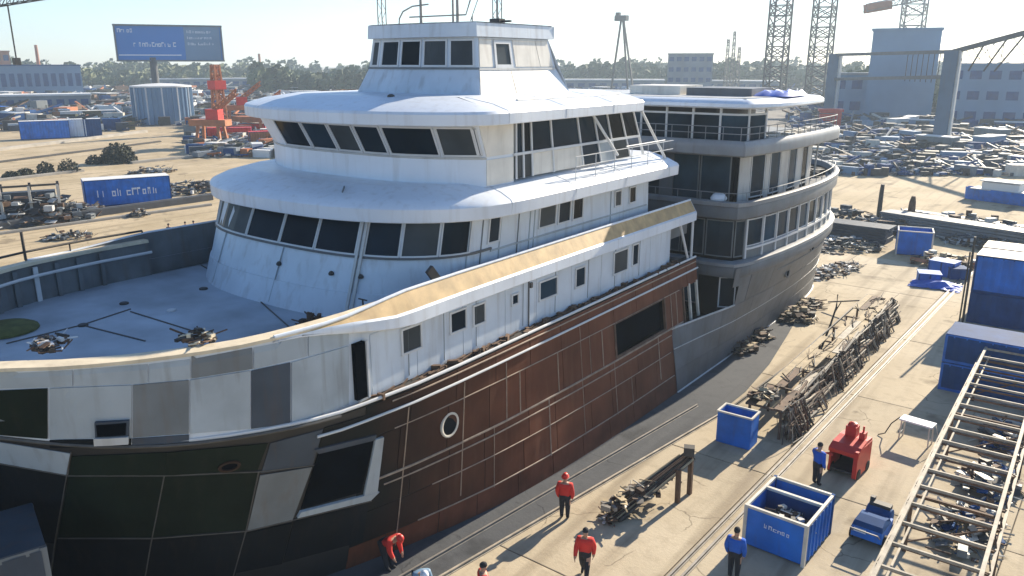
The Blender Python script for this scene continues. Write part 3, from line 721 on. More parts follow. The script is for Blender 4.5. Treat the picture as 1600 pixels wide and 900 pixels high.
m = MB(SO); m.tube([(-19.2, 17.6, 7.5), (-19.2, 17.6, 8.4)], .03, 6).tube([(-19.4, 17.6, 8.4), (-19.0, 17.6, 8.4)], .025, 6); m.build('vent_post', 'dark_steel', ship)
# brow over the saloon
ed = sym([(0, 17.95), (2, 18.02), (3.4, 18.25), (4.9, 18.8), (6.2, 19.7), (7.05, 20.8), (7.45, 22.0), (7.6, 24), (7.6, 30), (7.6, 36.0)], 91)
br = MB(SO); loft(br, ed, [(-.75, 10.78), (-.03, 10.78), (0, 10.81), (.02, 11.24), (-.05, 11.33), (-.55, 11.55), (-1.6, 11.82)])
r_in = [p - n*1.6 for p, n in zip(ed, normals2(ed))]
k = len(r_in)//2
br.grid([[Vector((p.x, p.y, 11.82)) for p in r_in[:k+1]], [Vector((p.x, p.y, 11.82)) for p in reversed(r_in[k:])]])
br.build('saloon_roof', 'white', ship, smooth=True)
MB(SO).poly([(CL+7.6, 36.0, 10.9), (CL+7.5, 36.0, 11.36), (CL+6, 36.0, 11.8), (CL-6, 36, 11.8), (CL-7.5, 36, 11.36), (CL-7.6, 36, 10.9)]).build('roof_end', 'white', ship)
cs = MB(SO); cs.tube([atz(548, 262, 11.86) + Vector((0, 0, 0)), atz(535, 300, 11.7), ], .03, 5); cs.build('roof_cable', 'grey_plate', ship)
c = atz(559, 262, 11.85); MB(SO).lathe(c, [(.18, 0), (.14, .12), (.05, .2)], 10).build('roof_fitting', 'dark_steel', ship)
# ---------- bridge, raked forward at the top
lo = sym([(0, 20.85), (2.8, 21.0), (4.6, 21.6), (5.95, 22.45)], 41, c=CB); up = sym([(0, 20.15), (2.8, 20.3), (4.6, 20.95), (6.1, 21.8)], 41, c=CB)
lo = [V2(CB-6.0, 35)] + [V2(CB-6.0, 24)] + lo + [V2(CB+6.0, 24), V2(CB+6.0, 35)]; up = [V2(CB-6.0, 33)] + [V2(CB-6.0, 24)] + up + [V2(CB+6.0, 24), V2(CB+6.0, 33)]
BW = Wall(lo, up, 12.72, 13.95); BL = Wall(lo, lo, 11.7, 12.72)
m = MB(SO); BL.sheet(m, 11.7, 12.72, 2, d1=BL.dof(V2(CB+6.0, 24))+.05); BW.sheet(m, 12.72, 13.95, 2, d1=BW.dof(V2(CB+6.0, 24))+.05); m.build('bridge_house', 'white', ship)
pts = [(440, 203), (483, 205), (524, 209), (563, 212), (606, 217), (686, 221), (742, 224), (763, 226)]
dd_ = sorted(BW.dof(atz(u, v, 13.3)) for u, v in pts); c0 = BW.dof(V2(CB, 20.8)); d_c = BW.dof(V2(CB+5.95, 22.45)); d_s = BW.dof(V2(CB-5.95, 22.45))
span = d_c - d_s; ed_ = [min((d_s + span*k/400 for k in range(6, 396)), key=lambda d: abs(px_of(BW.P(d, 13.3))-u)) for u in (438, 480, 521, 560, 602, 684, 745, 768)]
for a, b in zip(ed_, ed_[1:]): BW.window(ship, SO, a+.03, b-.03, 12.78, 13.86, 'frame', 'glass', .07, 4)
m = MB(SO); BW.panel(m, d_s, d_c, 12.68, 12.76, 0, .05, 16); m.build('window_sill', 'grey_light', ship, recalc=True)
d24 = BW.dof(V2(CB+6.0, 24)); m = MB(SO); BL.panel(m, d_c+.02, d24, 11.75, 12.66, 0, .03, 2); m.build('wall_panel', 'cream_wall', ship, recalc=True)
m = MB(SO); BW.panel(m, d_c+.05, d24, 12.78, 13.9, 0, .03, 2); m.build('wall_panel', 'cream_wall', ship, recalc=True)
# glazed side gallery: posts, panes, low panels
xg = CB+6.0
GWl = Wall([V2(xg, 24), V2(xg, 35.6)], [V2(xg, 24), V2(xg, 34.2)], 11.8, 13.95)
gp = [0, .55, 1.05, 2.9, 5.0, 6.4, 8.0, 9.4, 10.2, 11.5]
gx = [GWl.dof(V2(xg, atx(u, 225, xg).y)) for u in (806, 818, 832, 866, 912, 940, 962, 985, 1006)]
for a, b in zip(gx, gx[1:]): 
    m = MB(SO); GWl.panel(m, a+.05, b-.05, 12.78, 13.9, -.04, -.01, 2); m.build('gallery_pane', 'glass', ship, recalc=True)
for a in gx: m = MB(SO); GWl.panel(m, a-.045, a+.045, 11.8, 13.95, -.05, .05, 2); m.build('gallery_post', 'frame', ship, recalc=True)
m = MB(SO); GWl.panel(m, 0, gx[-1], 12.68, 12.78, -.05, .08, 2); m.build('gallery_rail', 'frame', ship, recalc=True)
for k, (a, b, mm) in enumerate(((0, gx[2], 'glass_grey'), (gx[2], gx[3], 'cream_wall'), (gx[3], gx[4], 'cream_wall'), (gx[4], gx[5], 'glass'), (gx[5], gx[6], 'pale_plate'), (gx[6], gx[7], 'glass_grey'))):
    m = MB(SO); GWl.panel(m, a+.03, b-.03, 11.82, 12.66, -.04, 0, 2); m.build('gallery_panel', mm, ship, recalc=True)
MB(SO).tube([(xg+.5, 33.1, 13.9), (xg+.55, 35.7, 11.5)], .06, 8).build('stay', 'frame', ship)
MB(SO).tube([(xg+.3, 29.2, 13.9), (xg+.4, 31.2, 12.1)], .06, 8).build('stay', 'frame', ship)
MB(SO).tube([(xg+.6, 31.6, 12.45), (xg+.6, 35.4, 12.45)], .03, 6).build('hand_rail', 'frame', ship)
MB(SO).box((CB, 30, 12.85), (9.6, 8, 2.2)).build('bridge_core', 'grey_dark', ship)
# roof over the bridge
ed2 = sym([(0, 19.3), (2.3, 19.5), (4.15, 20.05), (5.55, 20.8), (6.4, 21.7), (6.65, 22.8), (6.65, 25), (6.65, 29), (6.6, 33.1)], 81, c=CB)
br = MB(SO); loft(br, ed2, [(-.6, 13.92), (-.03, 13.92), (0, 13.95), (.0, 14.30), (-.07, 14.39), (-.8, 14.6), (-2.2, 14.8)])
r_in = [p - n*2.2 for p, n in zip(ed2, normals2(ed2))]; k = len(r_in)//2
br.grid([[Vector((p.x, p.y, 14.8)) for p in r_in[:k+1]], [Vector((p.x, p.y, 14.8)) for p in reversed(r_in[k:])]])
br.build('bridge_roof', 'white', ship, smooth=True)
MB(SO).poly([(CB+6.6, 33.1, 13.95), (CB+6.5, 33.1, 14.34), (CB+4.6, 33.1, 14.78), (CB-4.6, 33.1, 14.78), (CB-6.5, 33.1, 14.34), (CB-6.6, 33.1, 13.95)]).build('roof_end', 'white', ship)
m = MB(SO); m.tube([(CB+5.6, 24.8, 14.66), (CB+5.6, 32.6, 14.66)], .05, 6); m.build('roof_batten', 'cream_wall', ship)
c = atz(611, 153, 14.75); MB(SO).lathe(c, [(.16, 0), (.13, .1), (.04, .14)], 10).build('roof_fitting', 'dark_steel', ship)
m = MB(SO)
for k in range(26): p = Vector((CB-4.9+rnd.uniform(-.7, .7), 25.5+rnd.uniform(-1.3, 1.3), 14.62)); m.box(p + Vector((0, 0, .08)), (rnd.uniform(.1, .5), rnd.uniform(.1, .6), rnd.uniform(.05, .22)), rnd.random()*3)
tag(m.build('roof_litter', 'rusty', ship), kind='stuff')
# ---------- pilothouse
def ringc(dx, y0, y1, cy=.25): return [V2(CP-dx, y1), V2(CP-dx, y0+cy), V2(CP-dx*.3, y0), V2(CP+dx*.3, y0), V2(CP+dx, y0+cy), V2(CP+dx, y1)]
P1 = Wall(ringc(3.42, 24.5, 31.2), ringc(3.03, 24.95, 30.6), 14.72, 15.78)
P2 = Wall(ringc(3.03, 24.95, 30.6), ringc(2.88, 25.1, 30.2), 15.78, 16.98)
m = MB(SO); P1.sheet(m, nz=2); P2.sheet(m, nz=2)
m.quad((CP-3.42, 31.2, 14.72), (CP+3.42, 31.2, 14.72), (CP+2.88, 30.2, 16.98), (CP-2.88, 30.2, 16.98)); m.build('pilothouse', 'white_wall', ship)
dl, dr = P2.dof(V2(CP-3.03, 25.2)), P2.dof(V2(CP+3.03, 25.2)); sp = dr-dl
for a, b in ((.02, .105), (.13, .325), (.345, .535), (.555, .755), (.775, .965)): P2.window(ship, SO, dl+sp*a, dl+sp*b, 15.84, 16.9, 'frame', 'glass', .07, 4)
m = MB(SO); P2.panel(m, dl, dr, 15.74, 15.82, 0, .06, 12); m.build('window_sill', 'grey_plate', ship, recalc=True)
P2.window(ship, SO, dr+1.05, dr+2.25, 15.8, 16.86, 'frame', 'glass', .13, 2)
for a, b in ((.06, .9), (2.45, 4.2), (4.25, 5.2)): m = MB(SO); P2.panel(m, dr+a, dr+b, 15.84, 16.9, 0, .03, 2); m.build('wall_panel', 'cream_wall', ship, recalc=True)
for a, b in ((.06, 2.4), (2.45, 5.6)): m = MB(SO); P1.panel(m, P1.dof(V2(CP+3.42, 24.75))+a, P1.dof(V2(CP+3.42, 24.75))+b, 14.8, 15.68, 0, .03, 2); m.build('wall_panel', 'cream_wall', ship, recalc=True)
m = MB(SO); P2.panel(m, dr, dr+5.3, 16.88, 16.95, 0, .06, 2); P2.panel(m, dr, dr+5.3, 15.72, 15.8, 0, .06, 2); m.build('drip_rail', 'grey_light', ship, recalc=True)
tp = [V2(CP-3.0, 30.5), V2(CP-3.0, 25.15), V2(CP-0.95, 24.85), V2(CP+0.95, 24.85), V2(CP+3.0, 25.15), V2(CP+3.0, 30.5)]
m = MB(SO); loft(m, tp, [(-.12, 16.97), (0, 16.98), (-.04, 17.5), (-.2, 17.54)]); m.poly([Vector((p.x, p.y, 17.53)) for p in tp]); m.poly([Vector((p.x, p.y, 16.975)) for p in reversed(tp)])
m.quad((CP-3.0, 30.5, 16.98), (CP+3.0, 30.5, 16.98), (CP+3.0, 30.5, 17.5), (CP-3.0, 30.5, 17.5)); m.build('pilothouse_roof', 'white_wall', ship)
def mastp(u, z): p = aty(u, 30, 27.5); return Vector((p.x, 27.5, z))
for u, h_, r in ((597, 3.5, .10), (658, 3.2, .07), (708, 3.4, .05), (715, 3.4, .07), (777, 3.2, .10)):
    p = mastp(u, 17.5); m = MB(SO)
    if r == .10:
        for sx, sy in ((-.13, -.13), (.13, -.13), (.13, .13), (-.13, .13)): m.tube([p + Vector((sx, sy, 0)), p + Vector((sx, sy, h_))], .025, 5)
        for k in range(9):
            z = h_*k/9; s_ = .13*(1 if k % 2 else -1); m.tube([p + Vector((-s_, -.13, z)), p + Vector((s_, -.13, z+h_/9))], .016, 4); m.tube([p + Vector((.13, -s_, z)), p + Vector((.13, s_, z+h_/9))], .016, 4)
        m.build('lattice_mast', 'steel', ship)
    else: m.tube([p, p + Vector((0, 0, h_))], r, 8, r*.6).build('mast', 'steel', ship)
MB(SO).tube([mastp(640, 17.95), mastp(728, 17.95), mastp(740, 18.9)], .035, 6).build('aerial_boom', 'steel', ship)
MB(SO).tube([mastp(623, 17.5), mastp(624, 17.9), mastp(630, 18.2), mastp(645, 18.4), mastp(670, 18.45)], .035, 6).build('exhaust_pipe', 'steel', ship, smooth=True)
MB(SO).tube([mastp(735, 17.7), mastp(748, 18.6)], .02, 5).tube([mastp(738, 17.5), mastp(738, 17.9)], .03, 5).build('whip_aerial', 'steel', ship)
m = MB(SO); p = mastp(777, 17.55); m.box(p + Vector((0, 0, .1)), (.5, .4, .18)).box(p + Vector((.45, 0, .08)), (.5, .1, .08)); m.build('mast_base', 'dark_steel', ship)

NE = normals2(ed)
for i in range(64, 90, 8):
    MB(SO).tube([Vector((ed[i].x, ed[i].y, 0)) - NE[i]*o + Vector((0, 0, z)) for o, z in ((-.02, 10.82), (-.025, 11.24), (.05, 11.335), (.55, 11.555), (1.55, 11.82))], .008, 4).build('roof_seam', 'white_wall', ship)
NE2 = normals2(ed2)
for i in range(58, 80, 8):
    MB(SO).tube([Vector((ed2[i].x, ed2[i].y, 0)) - NE2[i]*o + Vector((0, 0, z)) for o, z in ((-.004, 13.97), (-.004, 14.30), (.07, 14.395), (.8, 14.605), (2.1, 14.8))], .008, 4).build('roof_seam', 'white_wall', ship)
rl = [Vector((p.x, p.y, 0)) - q*.35 for p, q in zip(ed, NE)]
rl = [p for p in rl if p.x > CL and p.y > 27]
for z in (12.0, 12.4): MB(SO).tube([p + Vector((0, 0, z)) for p in rl], .02, 5).build('deck_rail', 'frame', ship)
for p in rl[::3]: MB(SO).tube([p + Vector((0, 0, 11.45)), p + Vector((0, 0, 12.4))], .018, 5).build('rail_post', 'frame', ship)
for d in [cen - 3.6, cen + .4]:
    m = MB(SO); HW.panel(m, d-.008, d+.008, 7.6, 9.48, 0, .062, 2); m.build('panel_strip', 'pale_plate', ship, recalc=True)
for y in (17.2, 18.9, 20.6, 23.4, 25.6, 28.1, 30.4, 32.7):
    MB(SO).tube([(-16.79, y, 6.4), (-16.79, y+.02, 8.1)], .014, 4).build('panel_strip', 'grey_plate', ship)
for u, v, X_ in ((404, 420, 0), (480, 441, 0), (527, 452, 0)):
    c_ = HW.P(HW.dof(atz(u, v, 8.9)), 8.9, .05); MB(SO).lathe(c_, [(.09, -.05), (.11, 0), (.06, .08), (.01, .1)], 8).build('lamp', 'dark_steel', ship)
# ================================================================== THE AFT SHIP (grey, unpainted)
ship2 = thing('ship', (CL, 50, 0), 'bare grey steel ship block with glazed decks standing close astern of the brown hull', 'ship')
AO = Vector((CL, 50, 0))
UP = [(9.45, 40.6), (9.75, 42.5), (10.1, 45.5), (10.3, 50), (10.1, 54), (9.55, 57.2), (8.5, 60), (7.2, 62.2), (5.2, 63.6), (2.6, 64.3), (0, 64.5)]
LOW = [(8.72, 34.9), (8.8, 42), (8.75, 48), (8.7, 53), (8.5, 57), (8.0, 59.6), (6.9, 61.2), (5.0, 61.9), (3.3, 62.3), (1.7, 62.5), (0, 62.6)]
UPc = smooth_curve([V2(d, y) for d, y in UP], 60); 
def bcurve(z):                                          # port half: list of (d,y) along the hull at height z (0..5.6)
    t = (z/5.6); t = t**1.15
    U = smooth_curve([V2(7.75, 34.9), V2(8.5, 37.5)] + [V2(d, y) for d, y in UP], 60); Lc = smooth_curve([V2(d, y) for d, y in LOW], 60)
    return [a.lerp(b, t) for a, b in zip(Lc, U)]
AZ = [0, .5, 1.2, 2.2, 3.3, 4.4, 5.45]
AC = [bcurve(z) for z in AZ]
def AP(i, k): p = AC[k][i]; return Vector((CL+p.x, p.y, AZ[k]))
hm = MB(AO)
for sgn in (1, -1):
    for k in range(6):
        for i in range(59):
            if AZ[k] >= 3.3 and AP(i+1, k).y < 40.7: continue
            q = [AP(i, k), AP(i+1, k), AP(i+1, k+1), AP(i, k+1)]
            if sgn < 0: q = [mir(p) for p in q][::-1]
            hm.quad(*q)
hull2 = hm.build('hull', 'grey_steel', ship2, smooth=True)
# plates on the port side
st_ = [0, 6, 12, 17, 22, 27, 32, 37, 41, 45, 48, 51, 54, 57]
for ks, ke, sh in ((0, 2, 0), (2, 4, 2), (4, 6, 0)):
    cuts = [0] + [s + sh for s in st_[1:]]
    for a, b in zip(cuts, cuts[1:]):
        if ks == 4 and AP(a, 4).y < 40.4: continue
        rows = []
        for k in range(ks, ke+1):
            r = [AP(i, k) for i in range(a, min(b, 59)+1)]
            # a hair's breadth open seam
            r[0] = r[0].lerp(r[1], .02); r[-1] = r[-1].lerp(r[-2], .02); rows.append(r)
        rows[0] = [p + Vector((0, 0, .012)) for p in rows[0]]; rows[-1] = [p - Vector((0, 0, .012)) for p in rows[-1]]
        MB(AO).slab_grid(rows, .018).build('hull_plate', 'grey_steel', hull2)
def aline(k, i0, i1, r, m='grey_light', dz=0, name='weld_bead'):
    MB(AO).tube([AP(i, k) + Vector((.03, 0, dz)) for i in range(i0, i1)], r, 5).build(name, m, hull2)
aline(3, 0, 52, .03, dz=.1); aline(0, 0, 55, .05, 'frame', .06, 'keel_strip'); aline(5, 18, 52, .02, 'grey_plate')
for sgn in (1, -1):                                     # bulwark cap forward of the deckhouse
    pts = [AP(i, 4) for i in range(0, 15) if AP(i, 4).y < 40.7]; pts = pts if sgn > 0 else [mir(p) for p in pts]
    if len(pts) > 1: MB(AO).tube(pts, .05, 6).build('bulwark_cap', 'grey_light', ship2)
for u, v, r in ((1258, 381, .42), (1227, 425, .32)):    # two burnt-through openings
    i = min(range(59), key=lambda i: abs(AP(i, 4).y - atx(u, v, -14.6).y)); p = atx(u, v, -14.6); c = Vector((0, p.y, p.z))
    k = 5 if p.z > 4.4 else 4 if p.z > 3.3 else 3; k = min(k, 5)
    a, b = AP(i, k), AP(i, k+1); t = (p.z-a.z)/(b.z-a.z); c.x = a.x + (b.x-a.x)*t - .02
    m = MB(AO); m.lathe(c, [(r, 0), (r, .08), (r*.8, .09), (r*.8, .03)], 18, 'X'); o = m.build('shell_opening', 'grey_plate', ship2, smooth=True)
    MB(AO).lathe(c + Vector((.05, 0, 0)), [(r*.81, 0), (r*.81, .006)], 18, 'X').build('hole', 'void', o)
# plan curves: aft end starboard -> front -> port
def plan(ins, y0, yend=None, rc=0.9, n=110):
    half = [(0, y0), (4, y0-.0), (9.45-ins-rc, y0+.05), (9.45-ins-rc*.3, y0+rc*.3), (9.45-ins, y0+rc)]
    for d, y in UP[1:]:
        if y < y0+rc+.8: continue
        if yend and y > yend-1.6: break
        half.append((max(0, d-ins), y - (ins if y > 60 else 0)))
    if yend:
        d = half[-1][0]; half += [(d-.15, yend-.8), (d-1.0, yend-.1), (d-2.5, yend), (0, yend)]
    P = [V2(CL-d, y) for d, y in reversed(half) if d > 1e-6] + [V2(CL+d, y) for d, y in half if d > 1e-6]
    return resample(smooth_curve(P, 300), n)
def ringmesh(name, P, prof, m, lid=None, par=ship2, smooth=True):
    b = MB(AO); loft(b, P, prof)
    if lid is not None: b.poly([Vector((p.x, p.y, 0)) + Vector((0, 0, lid)) for p in P])
    return b.build(name, m, par, smooth=smooth)
# strake / fascia 1 at the hull top
c1 = plan(0.0, 40.0)
ringmesh('gunwale_band', c1, [(-.3, 4.86), (.02, 4.9), (.07, 5.0), (.07, 5.42), (.02, 5.5)], 'grey_steel')
ringmesh('gunwale_cap', c1, [(.02, 5.5), (.13, 5.52), (.13, 5.68), (-.05, 5.72), (-.4, 5.72)], 'aft_cap_shaded')
ringmesh('main_deck', plan(0.3, 40.3), [(0, 5.70), (-.01, 5.71)], 'deck_blue', 5.71)
def glazing(P, z0, z1, marks, rail_z=None, fr='frame', name='window', inset_void=True):
    Wl = Wall(P, P, z0, z1)
    for a, b in zip(marks, marks[1:]):
        if b-a < .3: continue
        Wl.window(ship2, AO, a+.04, b-.04, z0+.05, z1-.05, fr, 'glass_aft', .06, 3, name)
    return Wl
# lower front bay (z 3.3 - 4.9)
fb = [V2(CL-9.2, 40.45), V2(CL+8.3, 40.45), V2(CL+9.15, 40.9)]
ringmesh('bay_wall', fb, [(-.05, 2.5), (-.05, 4.95)], 'void', smooth=False)
Wb = Wall(fb, fb, 3.0, 4.9); d9 = Wb.dof(V2(CL+8.3, 40.45))
for x in (12.2, 13.4, 14.8, 16.3): Wb.window(ship2, AO, x-1.2, x, 3.1, 4.82, 'grey_steel', 'glass_aft', .06, 2)
Wb.window(ship2, AO, d9+.02, d9+.9, 3.1, 4.82, 'frame', 'glass_aft', .06, 2)
# main deck glazing 5.75 - 7.95
c2 = plan(0.32, 40.5); ringmesh('saloon_wall', c2, [(-.04, 5.7), (-.04, 8.05)], 'void')
Wm = Wall(c2, c2, 5.72, 8.02); dc = Wm.dof(V2(CL+9.1, 41.2)); dfp = Wm.dof(V2(CL+4, 40.5))
mk = [dfp - 4.2, dfp - 2.4, dfp - .2, dfp + 1.9, dfp+3.3, dc - .55, dc+.25]
glazing(c2, 5.85, 7.95, mk, fr='grey_plate')
ends = []; d = dc + .3
while d < Wm.dof(V2(CL+4, 63.7)): ends.append(d); d += 1.62
glazing(c2, 6.35, 7.95, ends, fr='frame')
for a in ends: m = MB(AO); Wm.panel(m, a-.06, a+.06, 5.75, 8.0, .0, .12, 2); m.build('window_post', 'frame', ship2, recalc=True)
m = MB(AO); Wm.panel(m, dc+.3, ends[-1], 6.24, 6.36, 0, .13, 40); m.build('hand_rail', 'frame', ship2, recalc=True)
m = MB(AO); Wm.panel(m, dc+.3, ends[-1], 5.74, 6.22, 0, .04, 40); m.build('dado', 'grey_plate', ship2, recalc=True)
# fascia 2 / promenade deck bulwark
ringmesh('promenade_fascia', c1, [(-.5, 8.0), (-.06, 8.02), (0.03, 8.1), (.05, 8.62), (.0, 8.72)], 'grey_steel')
ringmesh('promenade_cap', c1, [(0.0, 8.72), (.09, 8.74), (.10, 8.95), (-.03, 9.0), (-.26, 8.97), (-.28, 8.6)], 'aft_cap_shaded')
ringmesh('promenade_deck', plan(.25, 40.25), [(0, 8.45), (-.02, 8.46)], 'grey_dark', 8.46)
MB(AO).lathe(Vector((CL+7.9, 40.55, 8.98)), [(.42, 0), (.44, .1), (.3, .3), (.08, .38)], 14).build('dome_light', 'white', ship2, smooth=True)
# promenade house 8.5 - 11.3 (set in)
c3 = plan(1.1, 41.6, 53.5, rc=.5); ringmesh('promenade_house', c3, [(-.04, 8.46), (-.04, 11.35)], 'void')
W3 = Wall(c3, c3, 8.46, 11.3); d3 = W3.dof(V2(CL+8.35, 41.9)); df = W3.dof(V2(CL+2, 41.6))
fm = [df-3, df-1.2, df+.8, df+2.0, df+2.5, df+4.3, d3-.35]
for a, b in zip(fm, fm[1:]):
    if b-a > .7: W3.window(ship2, AO, a+.03, b-.03, 8.7, 11.2, 'grey_plate', 'glass_aft', .07, 2)
m = MB(AO); W3.panel(m, df+1.95, df+2.75, 8.5, 11.25, 0, .14, 2); m.build('pillar', 'grey_steel', ship2, recalc=True)
q = d3 + .1
for k, (wd, kind) in enumerate(((1.1, 'p'), (1.5, 'w'), (.5, 'p'), (1.4, 'w'), (1.2, 'p'), (1.4, 'w'), (.9, 'p'), (1.2, 'w'), (.9, 'p'))):
    if kind == 'p': m = MB(AO); W3.panel(m, q+.03, q+wd-.03, 8.5, 11.25, 0, .05, 3); m.build('wall_panel', 'grey_light', ship2, recalc=True)
    else: W3.window(ship2, AO, q+.03, q+wd-.03, 8.8, 11.2, 'frame', 'glass_aft', .07, 2)
    q += wd
for y in (53.6, 55.0): MB(AO).tube([(CL+8.6, y, 8.6), (CL+8.7, y+.1, 11.3)], .06, 8).build('deck_post', 'grey_light', ship2)
m = MB(AO)
for k in range(40): p = Vector((CL+7.6+rnd.uniform(-.8, .8), 54+rnd.uniform(0, 5), 8.5)); m.box(p + Vector((0, 0, .15)), (rnd.uniform(.1, .6), rnd.uniform(.1, .8), rnd.uniform(.1, .5)), rnd.random()*3)
tag(m.build('deck_litter', 'dark_steel', ship2), kind='stuff')
# fascia 3 and boat deck
c4 = plan(.1, 40.2, 55.5, rc=.35)
ringmesh('boat_deck_fascia', c4, [(-.8, 11.28), (-.1, 11.3), (0, 11.38), (.02, 11.75), (-.03, 11.95), (-.16, 12.1), (-.4, 12.1), (-.45, 11.75)], 'aft_cap_shaded')
ringmesh('boat_deck', plan(.5, 40.6, 55.1, rc=.35), [(0, 11.78), (-.02, 11.79)], 'grey_plate', 11.79)
m = MB(AO)
for k in range(60): p = Vector((CL+8.7+rnd.uniform(-.5, .5), 43+rnd.uniform(0, 11), 11.8)); m.box(p + Vector((0, 0, .1)), (rnd.uniform(.1, .5), rnd.uniform(.1, .9), rnd.uniform(.08, .4)), rnd.random()*3)
tag(m.build('deck_litter', 'cream_wall', ship2), kind='stuff')
rp = [p for p in plan(.3, 40.4, 55.3, rc=.35)]
for z in (12.45, 12.8): MB(AO).tube([p + Vector((0, 0, z)) for p in rp if p.x > CL], .022, 5).build('deck_rail', 'aft_cap_shaded', ship2)
for p in [p for p in rp if p.x > CL][::2]: MB(AO).tube([p + Vector((0, 0, 12.0)), p + Vector((0, 0, 12.8))], .02, 5).build('rail_post', 'aft_cap_shaded', ship2)
rp = [p for p in plan(.2, 40.2) if p.x > CL]
MB(AO).tube([p + Vector((0, 0, 9.4)) for p in rp], .022, 5).build('deck_rail', 'aft_cap_shaded', ship2)
for p in rp[::2]: MB(AO).tube([p + Vector((0, 0, 8.9)), p + Vector((0, 0, 9.4))], .02, 5).build('rail_post', 'aft_cap_shaded', ship2)
# top house: open glazed pavilion with slim posts
c5 = plan(.55, 41.3, 50.5, rc=.8)
W5 = Wall(c5, c5, 11.8, 13.75); ringmesh('pavilion_core', plan(3.0, 43.2, 48.5, rc=.5), [(0, 11.8), (0, 13.7)], 'grey_dark')
m5 = []; d = W5.dof(V2(CL, 41.3)) - 5; dmax = W5.L[-1]*.80
while d < dmax: m5.append(d); d += 1.55
for a, b in zip(m5, m5[1:]):
    m = MB(AO); W5.panel(m, a+.05, b-.05, 11.9, 13.35, -.03, 0, 3); m.build('pavilion_pane', 'glass_aft', ship2, recalc=True)
for a in m5: m = MB(AO); W5.panel(m, a-.055, a+.055, 11.8, 13.72, -.06, .06, 2); m.build('pavilion_post', 'frame', ship2, recalc=True)
m = MB(AO); W5.panel(m, m5[0], m5[-1], 13.33, 13.43, -.05, .07, 60); m.build('transom', 'frame', ship2, recalc=True)
c6 = plan(-.05, 40.7, 51.5, rc=1.0)
ringmesh('pavilion_roof', c6, [(-.9, 13.66), (-.1, 13.7), (0, 13.78), (-.03, 13.95), (-.3, 14.1), (-1.0, 14.18)], 'white')
ringmesh('roof_top', plan(.9, 41.8, 50.4, rc=1.0), [(0, 14.15), (-.02, 14.2)], 'grey_light', 14.2)
for k, (u0, u1, hh, mm) in enumerate(((1003, 1080, .5, 'cream_wall'), (1090, 1190, .42, 'grey_steel'))):
    a = aty(u0, 150, 46); b = aty(u1, 150, 46); MB(AO).box(((a.x+b.x)/2, 46, 14.2+hh/2), (b.x-a.x, 3.2, hh)).build('roof_locker', mm, ship2)
a = aty(1190, 150, 46.5); b = aty(1247, 150, 46.5); c = Vector(((a.x+b.x)/2, 46.5, 14.2)); wd = (b.x-a.x)/2
m = MB(c); n = 8; rows = []
for j in range(n):
    rows.append([c + Vector((-wd + 2*wd*i/9, -1.8+3.6*j/(n-1), (.22 + .1*math.sin(i*2.1+j*1.7)) * (1 if 0 < i < 9 and 0 < j < n-1 else .05))) for i in range(10)])
m.slab_grid(rows, .02); tag(m.build('tarpaulin', 'blue_tarp', None, smooth=True), 'crumpled bright blue tarpaulin spread on the pavilion roof of the grey ship', 'tarpaulin')
# things lying on the ships
def heap(name, c, rx, ry, h, n, mats, label, cat='scrap heap', group=None, kind='stuff', long=0.5, rz=0, seed=1):
    r = random.Random(seed); c = Vector(c); m = MB(c); ms = mats
    for k in range(n):
        a = r.random()*6.283; q = math.sqrt(r.random()); lx, ly = math.cos(a)*q*rx, math.sin(a)*q*ry
        px = c + Vector((lx*math.cos(rz)-ly*math.sin(rz), lx*math.sin(rz)+ly*math.cos(rz), 0)); hz = h*(1-q*q)*r.random()
        m.cur = r.randrange(len(ms)); kind_ = r.random()
        if kind_ < .4:
            d = Vector((r.uniform(-1, 1), r.uniform(-1, 1), r.uniform(-.15, .35))).normalized()*long*r.uniform(.4, 1.2)
            lowz = min(0, d.z); m.tube([px + Vector((0, 0, hz-lowz+.04)), px + Vector((0, 0, hz-lowz+.04)) + d], max(.02, long*.035)*r.uniform(.6, 1.5), 5)
        elif kind_ < .75:
            sx, sy, sz = (long*r.uniform(.2, .7), long*r.uniform(.1, .5), long*r.uniform(.08, .35)); m.box(px + Vector((0, 0, hz + sz/2)), (sx, sy, sz), r.random()*3.14)
        else:
            sx, sy = long*r.uniform(.3, .9), long*r.uniform(.2, .6); tm = (Matrix.Rotation(r.random()*6.28, 3, 'Z') @ Matrix.Rotation(r.uniform(-.6, .6), 3, 'X')); m.box(px + Vector((0, 0, hz + sy*.3)), (sx, sy, .02 + long*.02), tilt=tm)
    o = m.build(name, ms); return tag(o, label, cat, group, kind)
heap('rope_heap', atz(83, 548, 8.99) + Vector((-.35, .1, -.0)), .55, .45, .28, 60, ['dark_steel', 'frame', 'rusty'], 'tangle of dark hoses and fittings lying on the bow cap rail above the pale plate', 'rope heap', long=.4, seed=3, kind=None)
heap('rope_heap', atz(308, 532, 8.99), .5, .4, .25, 55, ['rusty', 'dark_steel', 'cap_tan'], 'brown tangle of rope and clamps on the cap rail above the grey plate', 'rope heap', long=.4, seed=4, kind=None)
heap('rope_heap', atz(497, 490, 8.2) + Vector((-.6, .3, -.68)), .55, .5, .5, 60, ['rusty', 'dark_steel'], 'rusty tangle of chain on the foredeck below the curved saloon front', 'rope heap', long=.45, seed=5, kind=None)
c = atz(8, 516, 7.52); m = MB(c); rr = random.Random(4)
m.lathe(c, [(1.0, 0), (.98, .07), (.8, .16), (.5, .2), (.05, .22)], 26); tag(m.build('net_pile', 'moss', smooth=True), 'flat round pile of mossy green netting on the foredeck against the bulwark', 'net pile')
